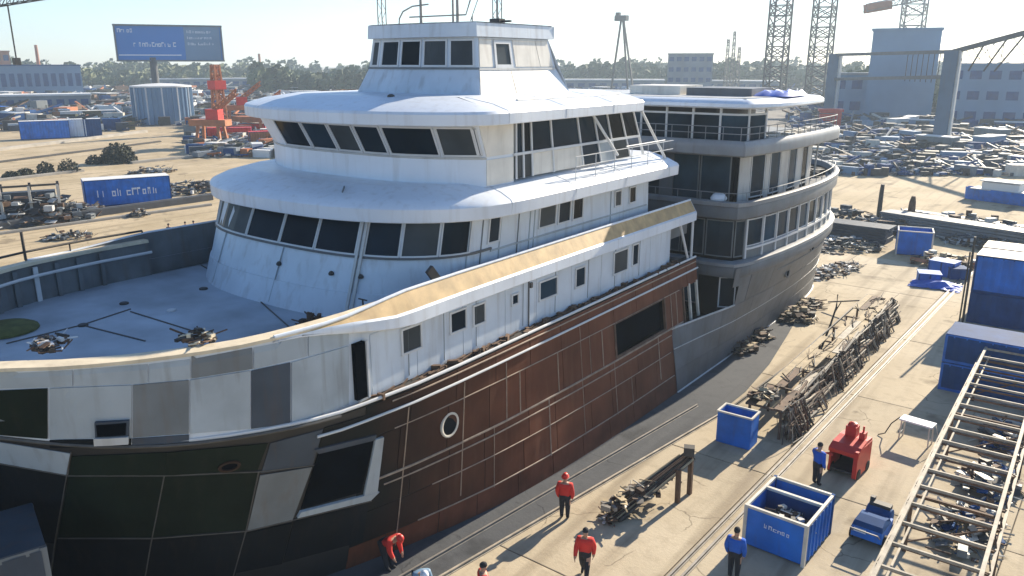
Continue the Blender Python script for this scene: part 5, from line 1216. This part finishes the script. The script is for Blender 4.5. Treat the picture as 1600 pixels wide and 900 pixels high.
for k in range(9): q = (B+za).lerp(E2, .05+.05*k); m.beam(q, q + Vector((rb.uniform(-3, 3), 0, -2-k*.25)), .1)
m.build('boom_stays', 'dark_steel', t)
# buildings
def building(p, w_, d_, h_, rz, wall_m, roof_m, label, floors=0, cols=0, name='warehouse', cat='building', par=.6):
    t = thing(name, p, label, cat, None, rz); MB().box((0, 0, h_/2), (w_, d_, h_)).build('wall', wall_m, t); MB().box((0, 0, h_+par/2), (w_+.8, d_+.8, par)).build('roof', roof_m, t)
    for f in range(floors):
        for c in range(cols):
            x = -w_/2 + w_*(c+.5)/cols; z = h_*(f+.55)/max(1, floors); MB().box((x, -d_/2-.06, z), (w_/cols*.62, .16, h_/max(1, floors)*.42)).build('window', 'blue_dark', t)
    return t
def face(u, d): p = gpt(u, d); return p, math.atan2(-p.x, p.y)      # yaw so that its front looks back at the quay
for u, d, w_, dp, h_, wm, rm, fl, cl, lb in (
    (1408, 265, 17.5, 10, 24.8, 'blue_pale', 'blue_pale', 0, 0, 'tall plain blue building standing behind the gantry girders'),
    (1340, 275, 14, 12, 12.5, 'blue_pale', 'roof_grey', 2, 3, 'low blue building beside the gantry leg near the twin towers'),
    (1570, 250, 26, 14, 15.3, 'blue_pale', 'blue_pale', 3, 6, 'long blue building behind the heavy gantry leg with the boom'),
    (1077, 430, 22, 14, 20, 'shed_wall', 'roof_grey', 4, 6, 'grey block building with a roof stub in front of the woods'),
    (52, 470, 42, 16, 14.5, 'blue_pale', 'blue_dark', 1, 12, 'long blue workshop with a row of pale windows'),
    (2, 560, 12, 12, 22, 'brick', 'brick', 3, 3, 'orange brick building behind the long blue workshop'),
    (60, 330, 30, 10, 5.0, 'shed_wall', 'roof_white', 1, 8, 'low green grey shed with white roof in front of the blue workshop'),
    (150, 620, 60, 14, 5.5, 'shed_wall', 'roof_white', 1, 10, 'long low shed with white roof before the far woods'),
    (330, 560, 70, 14, 6.0, 'shed_wall', 'roof_white', 1, 12, 'very long low shed with white roof left of the wheelhouse'),
    (480, 520, 50, 14, 5.0, 'shed_wall', 'roof_grey', 1, 8, 'long low grey shed before the woods beside the pilothouse'),
    (960, 470, 55, 14, 6.5, 'shed_wall', 'roof_white', 1, 9, 'long white roofed shed between the tripod tower and the wheelhouse'),
    (1010, 300, 45, 12, 5.0, 'shed_wall', 'roof_white', 1, 9, 'near white roofed shed just above the pavilion roof'),
    (1160, 480, 40, 14, 6.0, 'shed_wall', 'roof_white', 1, 7, 'white roofed shed between the grey block and the crane towers')):
    p, rz = face(u, d); building(p, w_, dp, h_, rz, wm, rm, lb, fl, cl)
# billboard
p, rz = face(272, 285); t = thing('billboard', p, 'wide blue billboard with white lettering on a single dark post', 'billboard', rz=rz); bw, bz0, bz1 = 31.0, 16.6, 27.2
MB().box((0, 0, (bz0+bz1)/2), (bw, 1.2, bz1-bz0)).build('panel', 'blue_sign', t); m = MB()
for z in (bz0, bz1): m.box((0, -.1, z), (bw+.7, 1.6, .5))
for x in (-bw/2, bw/2): m.box((x, -.1, (bz0+bz1)/2), (.5, 1.6, bz1-bz0+.4))
m.build('frame', 'grey_plate', t); MB().tube([(-5.5, 0, 0), (-5.5, 0, bz0+1)], 1.1, 12).build('post', 'grey_dark', t)
MB().box((9.6, -.63, (bz0+bz1)/2), (10.6, .06, bz1-bz0-.6)).build('side_field', 'blue_pale', t)
strokes('lettering', (-bw/2+.8, -.62, bz1-2.2), (1, 0, 0), (0, 0, 1), 4.5, 1.2, 5, 'signwhite', t, (0, 0, 0), 2); strokes('lettering', (-10.5, -.62, 20.8), (1, 0, 0), (0, 0, 1), 11, 1.4, 12, 'signwhite', t, (0, 0, 0), 3)
MB().box((-6, -.64, 18.3), (18, .05, .35)).build('rule', 'signwhite', t)
for z in (25, 23.2, 21.4): strokes('lettering', (5.2, -.68, z), (1, 0, 0), (0, 0, 1), 7.5, .8, 9, 'signwhite', t, (0, 0, 0), int(z))
# storage tank
p = gpt(250, 245); t = thing('storage_tank', p, 'large pale blue ribbed storage tank with white roof', 'tank'); r_ = 7.6; h_ = 9.6
MB().lathe((0, 0, 0), [(r_, 0), (r_, h_), (r_-.1, h_+.05)], 40).build('shell', 'blue_pale', t); MB().lathe((0, 0, h_+.06), [(r_+.25, 0), (r_+.25, .35), (r_*.5, .8), (.1, 1.0)], 40).build('roof', 'roof_white', t, smooth=True)
for k in range(36): a = 2*math.pi*k/36; MB().beam((math.cos(a)*(r_+.12), math.sin(a)*(r_+.12), 0), (math.cos(a)*(r_+.12), math.sin(a)*(r_+.12), h_), .3, .3).build('rib', 'roof_white' if k % 3 == 0 else 'blue_pale', t)
# orange dockside machinery
def portal(p, rz, w_, h_, label):
    t = thing('portal_crane', p, label, 'crane', None, rz)
    for x in (-w_/2, w_/2):
        for y in (-1.6, 1.6): MB().beam((x, y, 0), (x*.8, y*.7, h_), .5).build('leg', 'orange', t)
    MB().box((0, 0, h_), (w_*1.5, 3, 1.2)).build('girder', 'orange', t); MB().box((w_*.2, 0, h_+1.6), (2.6, 2.4, 2)).build('cab', 'red', t); m = MB(); boom(m, (0, 0, h_+1), (w_*1.2, 0, h_+5.5), 1.0, 8, .12); m.build('jib', 'orange', t)
portal(gpt(322, 172), R(30), 5, 4.6, 'orange portal crane on stout legs by the sand road'); portal(gpt(392, 195), R(10), 7, 3.6, 'wide low orange portal crane beside the red container rows'); portal(gpt(368, 220), R(60), 5, 5.0, 'far orange portal crane behind the red container rows')
b = gpt(338, 205); t = thing('lattice_mast', b, 'slim orange lattice mast rising over the orange machinery', 'mast'); m = MB(b); lattice(m, b, 2.6, 15.5, 9, .2, .5); m.build('mast_frame', 'orange', t); MB(b).box(b + Vector((0, 0, .5)), (4, 4, 1)).build('base', 'concrete', t); MB(b).box(b + Vector((0, 0, 11)), (3, 3, 2)).build('platform', 'red', t)
# tripod tower and thin masts
b = gpt(972, 420); t = thing('tripod_tower', b, 'tripod signal tower with a boxy head above the woods', 'tower')
for dx, dy in ((-6.5, 0), (7, 0), (0.5, 6)): MB(b).beam(b + Vector((dx, dy, 0)), b + Vector((dx*.12-1, dy*.1, 36)), .8).build('leg', 'dark_steel', t)
MB(b).box(b + Vector((-1.5, 0, 37.2)), (6.5, 3, 2.6)).box(b + Vector((-3.5, 0, 39)), (2, 2, 2)).build('head', 'dark_steel', t)
for u, h_, lb in ((1134, 28, 'shorter thin mast beside the tall pair above the sheds'), (1143, 32, 'tallest thin mast above the sheds'), (1152, 24, 'shortest thin mast above the sheds')):
    b = gpt(u, 460); t = thing('thin_mast', b, lb, 'mast'); m = MB(b); lattice(m, b, 2.0, h_, 12, .12, .5); m.build('mast_frame', 'dark_steel', t)
for u, h_, d in ((64, 26, 560), (408, 22, 600)): 
    b = gpt(u, d); MB(b).tube([b, b + Vector((0, 0, h_))], 1.2, 10, .8).box(b + Vector((0, 0, 1)), (5, 5, 2)).build('chimney', 'brick'); tag([o for o in bpy.data.objects if o.name.startswith('chimney')][-1], 'slim brick chimney above the trees beside the blue workshop' if u < 100 else 'slim brick chimney between the billboard and the pilothouse', 'chimney')
# lettered container on the left sand, rows behind it
p = (atz(140, 322) + atz(260, 312))/2; container(p, R(68), 9.2, 'blue', 'blue container with white lettering and white roof on the sand beyond the bow', h=3.1, wd=2.8, letters=10)
for u, d, L_, mm, lb in ((58, 205, 9.5, 'blue', 'dark blue container by the sand road beside the white one'), (104, 207, 5.5, 'white_wall', 'white container between the blue container and the dark one by the sand road'), (134, 207, 3.6, 'blue_dark', 'short dark blue container at the end of the sand road row')):
    pp_, rz = face(u, d); container(pp_, rz, L_, mm, lb, h=3.9, wd=3)
for k in range(7):
    pp_, rz = face(395 + rb.uniform(-45, 40), 172 + k*6); container(pp_, rz + rb.uniform(-.2, .2), rb.choice((6, 9)), (cm_ := rb.choice(('red', 'orange', 'brick'))), {'red': 'bright red', 'orange': 'orange', 'brick': 'rust brown'}[cm_] + ' container in the rows beside the orange cranes', group='red container rows', h=2.7, roof=rb.choice(('roof_white', 'red', 'orange')), doors=False)
# dark scrub mound, scrub row, scrap by the lettered container
def bush(p, rx, ry, h_, n, label, seed, mm='bush', name='scrub_bush'):
    r = random.Random(seed); t = thing(name, p, label, 'bush'); m = MB(p)
    for k in range(n):
        a = r.random()*6.283; q = r.random()**.5; e = r.random(); c = Vector(p) + Vector((math.cos(a)*q*rx, math.sin(a)*q*ry, h_*e*math.sqrt(max(0, 1-q*q)) + .1)); s = r.uniform(.12, .4)*max(.7, h_*.3)
        ax = Vector((r.uniform(-1, 1), r.uniform(-1, 1), r.uniform(-1, 1))).normalized(); bx_ = ax.orthogonal().normalized()*s; cx_ = ax.cross(bx_).normalized()*s*.6; m.quad(c-bx_, c-cx_, c+bx_, c+cx_)
    m.build('foliage', mm, t); m = MB(p)
    for k in range(7): a = r.random()*6.28; m.tube([Vector(p), Vector(p) + Vector((math.cos(a)*rx*.5, math.sin(a)*ry*.5, h_*.7))], .08, 5, .03)
    m.build('stem', 'dark_steel', t)
bush(atz(186, 254), 3.0, 2.8, 3.2, 1500, 'big round dark bush on the sand beside the track', 1)
for k, (u, v, rx, h_, lb) in enumerate(((108, 268, 2.6, 2.0, 'square dark scrub clump next to the big round bush'), (72, 270, 1.4, 1.6, 'narrow scrub clump in the middle of the scrub row'), (40, 274, 1.2, 1.0, 'low scrub clump in the scrub row'), (18, 277, 1.2, .8, 'lowest scrub clump ending the scrub row'), (148, 256, 1.8, 1.4, 'small scrub clump between the round bush and the square clump'))): bush(atz(u, v), rx, 1.2, h_, 420, lb, 10+k)
for u, v, rx, ry, h_, lo_, n, sd, lb in ((40, 345, 7, 4, 3.0, 1.7, 420, 71, 'big dark scrap yard heap with upright frames left of the lettered container'), (110, 335, 4, 2.5, 1.4, 1.2, 200, 72, 'low scrap heap against the end of the lettered container'), (300, 300, 7, 3, 1.3, 1.3, 260, 73, 'long scrap row between the lettered container and the brow of the ship'), (240, 270, 3.5, 1.6, 1.1, 1.0, 120, 74, 'small scrap heap on the sand behind the lettered container'), (107, 372, 2.2, 1.2, .7, .8, 110, 75, 'low oval scrap heap alone on the sand near the bow'), (217, 338, 1.1, .8, .9, .7, 60, 76, 'small dark scrap knot on the sand in front of the lettered container')):
    p = atz(u, v); heap('scrap_heap', (p.x, p.y, 0), rx, ry, h_, n, ['dark_steel', 'grey_plate', 'rusty', 'grey_light', 'slate_plate'], lb, long=lo_, seed=sd, rz=R(65))
p = atz(40, 345); t = thing('steel_frame_bay', p, 'dark box of upright steel frames standing in the scrap yard heap', 'steel frame', rz=R(65))  # a bay of upright steel frames around a dark infill
for x in (-4.5, -1.8, .8, 3.4):
    for y in (-1.3, 1.3): MB().beam((x, y, 0), (x, y, 3.8), .25).build('post', 'pale_steel' if y < 0 else 'dark_steel', t)
MB().box((-.6, .6, 1.7), (7.4, 1.2, 2.6)).build('infill', 'slate_plate', t); MB().beam((-4.7, -1.3, 3.8), (3.6, -1.3, 3.8), .2).build('head_beam', 'dark_steel', t)
# tracks and kerbs on the left sand
for k, (a, b, w_, h_, mm, lb) in enumerate((((-60, 243), (228, 207), 1.1, .5, 'concrete', 'pale concrete kerb along the sand road below the containers'), ((-60, 262), (250, 222), .8, .25, 'dark_steel', 'dark track rail on the far side of the sand'), ((205, 256), (400, 236), .9, .35, 'concrete', 'pale kerb running from the round bush towards the ship'), ((-40, 364), (330, 312), 1.0, .7, 'grey_dark', 'long dark low wall in front of the lettered container'), ((-40, 372), (330, 321), .5, .2, 'concrete', 'thin pale kerb just in front of the dark low wall'), ((-60, 290), (130, 268), .7, .3, 'concrete', 'pale kerb behind the scrub row'))):
    A_, B_ = atz(*a), atz(*b); m = MB(A_); m.beam(A_ + Vector((0, 0, h_/2)), B_ + Vector((0, 0, h_/2)), w_, h_); m.beam(A_ + Vector((0, 0, h_+.03)), B_ + Vector((0, 0, h_+.03)), w_*.5, .06); tag(m.build('kerb_wall', mm), lb, 'kerb')
# ---------- countless yard clutter, as objects for the big pieces and as stuff for the litter
protos = []
def proto(fn): protos.append(fn)
kinds = []
def mk(name, label, cat, group, parts):
    t = thing(name, (0, 0, -50), label, cat, group)
    for nm, mm, f in parts: m = MB(); f(m); m.build(nm, mm, t)
    kinds.append(t); return t
for cm, cn in (('blue_dark', 'dark blue'), ('blue_pale', 'pale blue'), ('roof_white', 'white'), ('grey_plate', 'grey'), ('orange', 'orange'), ('brick', 'rust red')):
    mk('yard_container', f'{cn} storage box in the crowded far yard', 'container', f'{cn} boxes in the far yard', [('body', cm, lambda m: m.box((0, 0, 1.4), (7, 2.6, 2.6))), ('roof', 'roof_white' if cm != 'orange' else 'orange', lambda m: m.box((0, 0, 2.78), (7.2, 2.8, .16)))])
mk('steel_stack', 'low stack of dark steel beams in the far yard', 'steel stack', 'beam stacks in the far yard', [('beam', 'dark_steel', lambda m, k=k: m.box((0, (k % 4)*.7-1.05, .4+.7*(k//4)), (9, .5, .5))) for k in range(8)])
mk('plate_rack', 'pale stack of plates in the far yard', 'plate stack', 'pale plate stacks in the far yard', [('steel_plate', 'pale_steel', lambda m, k=k: m.box((.2*(k % 2), 0, .25+.4*k), (8, 3, .3))) for k in range(3)])
mk('open_shed', 'small open shed with pale flat roof in the far yard', 'shed', 'open sheds in the far yard', [('roof', 'roof_white', lambda m: m.box((0, 0, 3.8), (12, 6, .3)))] + [('post', 'grey_dark', lambda m, x=x, y=y: m.box((x, y, 1.85), (.4, .4, 3.7))) for x in (-5.5, 0, 5.5) for y in (-2.6, 2.6)] + [('back_wall', 'shed_wall', lambda m: m.box((0, 2.2, 1.9), (11, .2, 3.6)))])
mk('yard_truck', 'parked truck with white cab in the far yard', 'truck', 'parked trucks in the far yard', [('cab', 'roof_white', lambda m: m.box((-3.2, 0, 1.7), (1.8, 2.3, 2.2)).box((-3.6, 0, 1.0), (2.2, 2.3, .9))), ('load_bed', 'blue', lambda m: m.box((.8, 0, 1.8), (5.6, 2.4, 2.0)))] + [('wheel', 'rubber', lambda m, x=x, y=y: m.lathe((x, y, .5), [(.2, -.15), (.5, -.14), (.5, .14), (.2, .15)], 12, 'Y')) for x in (-3.2, 1.6, 2.8) for y in (-1.1, 1.1)])
wts = [3, 3, 4, 3, 2, 2, 5, 5, 3, 2]
used = [False]*len(kinds); base_lab = [o['label'] for o in kinds]; base_grp = [o['group'] for o in kinds]
def place(u, v):
    p = atz(u, v)
    k = rb.choices(range(len(kinds)), wts)[0]; o = kinds[k] if not used[k] else copy_tree(kinds[k]); used[k] = True
    rg = 'left yard around the storage tank' if u < 600 else 'yard beyond the wheelhouse' if u < 1150 else 'yard around the gantry'
    o['label'] = base_lab[k].replace('far yard', rg); o['group'] = base_grp[k].replace('far yard', rg)
    o.location = p; o.rotation_euler = (0, 0, rb.choice((R(65), R(-20), R(70), R(10), rb.random()*3))); return o
spots = []
for k in range(130): spots.append((rb.uniform(-120, 560), 128 + 66*rb.random()**1.5))
for k in range(45): spots.append((rb.uniform(840, 1060), 124 + 34*rb.random()**1.3))
for k in range(75): spots.append((rb.uniform(1240, 1720), 130 + 112*rb.random()**1.5))
taken = [(gpt(52, 470), 30), (gpt(60, 330), 18), (gpt(250, 245), 12), (gpt(1408, 265), 13), (gpt(1340, 275), 12), (gpt(1570, 250), 17), (A, 6), (B, 6), (gpt(1077, 430), 14), (gpt(322, 168), 8), (gpt(392, 190), 9), (gpt(368, 215), 8), (gpt(338, 205), 4), (gpt(58, 205), 6), (gpt(104, 207), 5)]
for u, v in spots:
    p = atz(u, v)
    if any((Vector((q.x, q.y, 0))-p).length < r for q, r in taken): continue
    taken.append((p, 4.5 if (p.length < 300) else 6)); place(u, v)
def litter(name, ranges, n, mats, label, seed):
    r = random.Random(seed); m = MB()
    for k in range(n):
        u0, u1, v0, v1, pw = r.choice(ranges); p = atz(r.uniform(u0, u1), v0 + (v1-v0)*r.random()**pw); d = p.length; s = (.35 + 1.9*r.random()**3)*min(1.8, max(.7, d/180)); m.cur = r.randrange(len(mats))
        if r.random() < .5: a = r.random()*3.14; L_ = s*2.6; m.beam(p + Vector((0, 0, s*.3)), p + Vector((math.cos(a)*L_, math.sin(a)*L_, s*r.uniform(.3, 1.2))), s*.16)
        else: m.box(p + Vector((0, 0, s*.35)), (s*r.uniform(.6, 2.2), s*r.uniform(.4, 1.2), s*.7*r.uniform(.4, 2.2)), r.random()*3)
    o = m.build(name, mats); tag(o, label, 'clutter', kind='stuff')
litter('yard_clutter', [(-150, 200, 125, 205, 1.4), (140, 560, 122, 196, 1.3), (300, 460, 150, 246, 1.0)], 15000, ['dark_steel', 'grey_plate', 'shed_wall', 'roof_white', 'rusty', 'blue_dark', 'pale_steel', 'orange', 'slate_plate', 'dark_steel', 'bush'], 'dense litter of machinery and materials across the left yard', 1)
litter('yard_clutter', [(1230, 1750, 128, 262, 1.3), (1300, 1750, 200, 275, 1.0), (830, 1240, 118, 160, 1.2)], 15000, ['dark_steel', 'slate_plate', 'shed_wall', 'slate_plate', 'rusty', 'blue_dark', 'blue_dark', 'blue_pale', 'slate_plate', 'pale_steel', 'dark_steel', 'dark_steel'], 'dense dark litter of machinery and materials across the yard behind the gantry', 2)
p = gpt(1303, 190); building(gpt(1303, 222), 5, 4, 4.2, R(20), 'red', 'red', 'small red hut at the foot of the gantry leg', name='site_hut')
for u, v, lb in ((1440, 190, 'long white roof strip low in the dark yard behind the gantry'), ): pass
# ---------- woods along the horizon
def woods(name, u0, u1, dmin, dmax, hmin, hmax, n, mm, label, seed, s0=1.2, s1=3.0):
    r = random.Random(seed); m = MB()
    for tr in range(n//55):
        u = r.uniform(u0, u1); d = r.uniform(dmin, dmax); p = atd(u, 110, d); hh = (hmin + (hmax-hmin)*(.5+.28*math.sin(u*.031+seed) + .22*math.sin(u*.083+d*.05)))*r.uniform(.7, 1.15)
        cr_ = r.uniform(3.2, 6.5); m.cur = 1; m.tube([(p.x, p.y, 0), (p.x, p.y, hh*.7)], .35, 5, .15); m.cur = 0
        for k in range(55):
            a = r.random()*6.283; z_ = r.uniform(-1, 1); q = math.sqrt(1-z_*z_)*r.uniform(.75, 1.05); c = Vector((p.x + math.cos(a)*q*cr_, p.y + math.sin(a)*q*cr_, hh*.6 + z_*hh*.42)); s = r.uniform(s0, s1)*.85
            ax = Vector((r.uniform(-1, 1), r.uniform(-1, 1), r.uniform(-1, 1))).normalized(); b1 = ax.orthogonal().normalized()*s; c1_ = ax.cross(b1).normalized()*s*.7; m.quad(c-b1, c-c1_, c+b1, c+c1_)
    o = m.build(name, [mm, 'dark_steel']); tag(o, label, 'woods', kind='stuff')
woods('woods', -250, 1900, 690, 800, 9, 19, 42000, 'leaf', 'far belt of green woods along the whole horizon', 1)
woods('woods', 400, 620, 430, 520, 8, 15, 5000, 'leaf', 'nearer green woods left of the pilothouse', 2)
woods('woods', 840, 1340, 500, 620, 10, 17, 16000, 'leaf', 'green woods behind the sheds and crane towers', 3)
woods('woods', 1330, 1750, 300, 420, 7, 13, 9000, 'leaf', 'green woods seen under and behind the gantry girders', 4)
woods('woods', 90, 420, 560, 650, 8, 15, 6000, 'leaf_pale', 'pale green woods and fields below the billboard', 5, 1.5, 4)
# ================================================================== PEOPLE
def person(loc, rz, top, legs, label, pose='stand', helmet=None, hair='dark_cloth', h=1.76, group=None):
    t = thing('person', loc, label, 'person', group, rz); k = h/1.76
    # joints: facing -Y
    lean, arms, stride = 0.0, 'down', 0.0
    J = {}
    if pose == 'walk': stride = .26
    if pose == 'bend': lean = R(62)
    if pose == 'reach': arms = 'reach'
    def tor(z, y=0, x=0):       # a torso point, leaning from the hips
        dz = z-.95; return Vector((x, y - math.sin(lean)*dz, .95 + math.cos(lean)*dz)) + Vector((0, (.18 if lean else 0), 0))
    hip = tor(.95); V = [hip, tor(1.08), tor(1.25), tor(1.40), tor(1.48), tor(1.53), tor(1.60, -.02), tor(1.68, -.02), tor(1.74, 0)]
    rad = [(.165, .125), (.155, .115), (.18, .13), (.175, .115), (.075, .07), (.055, .058), (.075, .09), (.082, .10), (.05, .06)]; reg = ['l', 't', 't', 't', 's', 's', 's', 's', 's']
    E = [(i, i+1) for i in range(8)]
    def add(p, r, g, par): V.append(Vector(p)); rad.append(r if isinstance(r, tuple) else (r, r)); reg.append(g); E.append((par, len(V)-1)); return len(V)-1
    for sx in (-1, 1):
        s_ = stride*sx; a = add(tor(.90, 0, sx*.10), .105, 'l', 0); kn_ = add((sx*.11, hip.y*.6 + (-s_*.55 if s_ else 0) - .03, .50), .075, 'l', a); an = add((sx*.11, -s_*1.0 + (.08 if s_ < 0 else 0), .09 + (.06 if s_ < 0 else 0)), .052, 'l', kn_)
        ft = add((sx*.115, -s_ - .09 + (.05 if s_ < 0 else 0), .045 + (.02 if s_ < 0 else 0)), (.05, .045), 'b', an); add((sx*.12, -s_ - .18 + (.05 if s_ < 0 else 0), .04), (.045, .035), 'b', ft)
        sh = add(tor(1.39, 0, sx*.20), .085, 't', 3)
        S = V[sh]
        if lean: el = S + Vector((sx*.05, -.05, -.28)); wr = el + Vector((-sx*.04, -.10, -.22))
        elif arms == 'reach' and sx > 0: el = S + Vector((.12, -.16, -.18)); wr = el + Vector((.14, -.18, .05))
        elif stride: el = S + Vector((sx*.07, sx*.10, -.27)); wr = el + Vector((sx*.0, sx*.04-.10, -.22))
        else: el = S + Vector((sx*.08, .03, -.28)); wr = el + Vector((-sx*.02, -.10, -.22))
        e = add(el, .062, 't', sh); w_ = add(wr, .043, 't', e); d = (wr-el).normalized(); side = Vector((1, 0, 0)).cross(d); side = side.normalized() if side.length > .1 else Vector((0, 1, 0))
        pm = add(wr + d*.07, (.042, .022), 's', w_)
        for q, L_ in ((-.03, .075), (-.01, .09), (.01, .085), (.03, .065)):
            f1 = add(wr + d*.11 + side*q, .011, 's', pm); add(wr + d*(.11+L_) + side*q*1.1 + Vector((-sx*.02, 0, 0)), .008, 's', f1)
        th = add(wr + d*.05 + side*-.05, .012, 's', pm); add(wr + d*.10 + side*-.065, .009, 's', th)
    V = [v*k for v in V]; me = bpy.data.meshes.new('body'); me.from_pydata(V, E, []); o = bpy.data.objects.new('body_tmp', me); col.objects.link(o)
    sk = o.modifiers.new('s', 'SKIN'); sk.use_smooth_shade = True; su = o.modifiers.new('u', 'SUBSURF'); su.levels = 1; su.render_levels = 1
    for i, sv in enumerate(me.skin_vertices[0].data): f_ = 1.5 if reg[i] == 't' else 1.35 if reg[i] == 'l' else 1.12; sv.radius = (rad[i][0]*k*f_, rad[i][1]*k*f_); sv.use_root = (i == 0)
    bpy.context.view_layer.update(); dg = bpy.context.evaluated_depsgraph_get(); nm = bpy.data.meshes.new_from_object(o.evaluated_get(dg)); bpy.data.objects.remove(o)
    for mm in (top, legs, 'skin', 'rubber'): nm.materials.append(M[mm])
    idx = {'t': 0, 'l': 1, 's': 2, 'b': 3}
    for p in nm.polygons:
        c = p.center; best = min(range(len(V)), key=lambda i: (V[i]-c).length_squared); p.material_index = idx[reg[best]]; p.use_smooth = True
    nm.name = 'body'; b = bpy.data.objects.new('body', nm); col.objects.link(b); b.parent = t
    hc = (V[7]+V[8])/2; ax = (V[8]-V[6]).normalized()
    # hair or helmet: a cap set on the crown
    rows = []; x_ = Vector((1, 0, 0)); y_ = ax.cross(x_).normalized()
    prof = [(.104, -.02), (.106, .03), (.09, .075), (.05, .11), (.008, .12)]
    if helmet: prof = [(.155, -.005), (.15, .012), (.122, .02), (.118, .06), (.09, .11), (.045, .135), (.006, .14)]
    for r_, hz in prof: rows.append([hc + (x_*math.cos(2*math.pi*a/14)*r_*.92 + y_*math.sin(2*math.pi*a/14)*r_*1.12 + ax*hz)*k for a in range(14)])
    m = MB(); m.grid(rows, closed=True); m.poly(rows[-1]); m.build('helmet' if helmet else 'hair', helmet or hair, t, smooth=True)
    return t
person((-13.76, 21.82, GZ), R(200), 'red_cloth', 'dark_cloth', 'worker in red jacket and dark trousers standing on the dark paved strip by the hull', 'stand', helmet='red')
person((-11.37, 19.3, GZ), R(20), 'red_cloth', 'dark_cloth', 'worker in red jacket and dark trousers striding across the sunny slabs', 'walk')
person((-7.5, 22.1, GZ), R(185), 'blue_cloth', 'dark_cloth', 'worker in blue jacket seen from behind beside the large skip', 'stand', h=1.8)
person((-7.15, 29.75, GZ), R(150), 'blue_cloth', 'dark_cloth', 'worker in blue jacket reaching towards the red cart', 'reach')
person((-16.75, 15.9, GZ), R(95), 'red_cloth', 'dark_cloth', 'worker in red jacket bending down against the black hull', 'bend', helmet='red')
person((-12.85, 15.95, GZ), R(140), 'red_cloth', 'dark_cloth', 'worker in red jacket with only head and shoulders in view at the slab edge', 'stand')
person((-14.75, 15.25, GZ), R(60), 'blue_pale', 'dark_cloth', 'worker in pale blue jacket crouching over the strip beside the hull', 'bend', helmet='white')
for k, (u, v, lb) in enumerate(((263, 350, 'lone worker in dark clothes on the sand beyond the starboard bulwark'), (289, 347, 'left of the two dark clad workers standing together beyond the bulwark'), (302, 347, 'stockier of the two dark clad workers standing together beyond the bulwark'))):
    p = atz(u, v, 1.72); person((p.x, p.y, 0), R(40*k), 'dark_cloth', 'dark_cloth', lb.replace('left of', 'slimmer of'), 'stand', h=1.72 if k < 2 else 1.8)
# ================================================================== AIR
hz = MB((0, 0, -1)); hz.box((0, 400, 41), (3600, 3000, 84)); hz = hz.build('haze', 'white'); tag(hz, kind='stuff')
hm_ = bpy.data.materials.new('haze_air'); hm_.use_nodes = True; n = hm_.node_tree.nodes; n.clear()
out = n.new('ShaderNodeOutputMaterial'); pv = n.new('ShaderNodeVolumePrincipled'); pv.inputs['Color'].default_value = (0.70, 0.85, 1.0, 1); pv.inputs['Density'].default_value = 0.00045; pv.inputs['Anisotropy'].default_value = 0.3
hm_.node_tree.links.new(pv.outputs[0], out.inputs['Volume']); hz.data.materials.clear(); hz.data.materials.append(hm_)
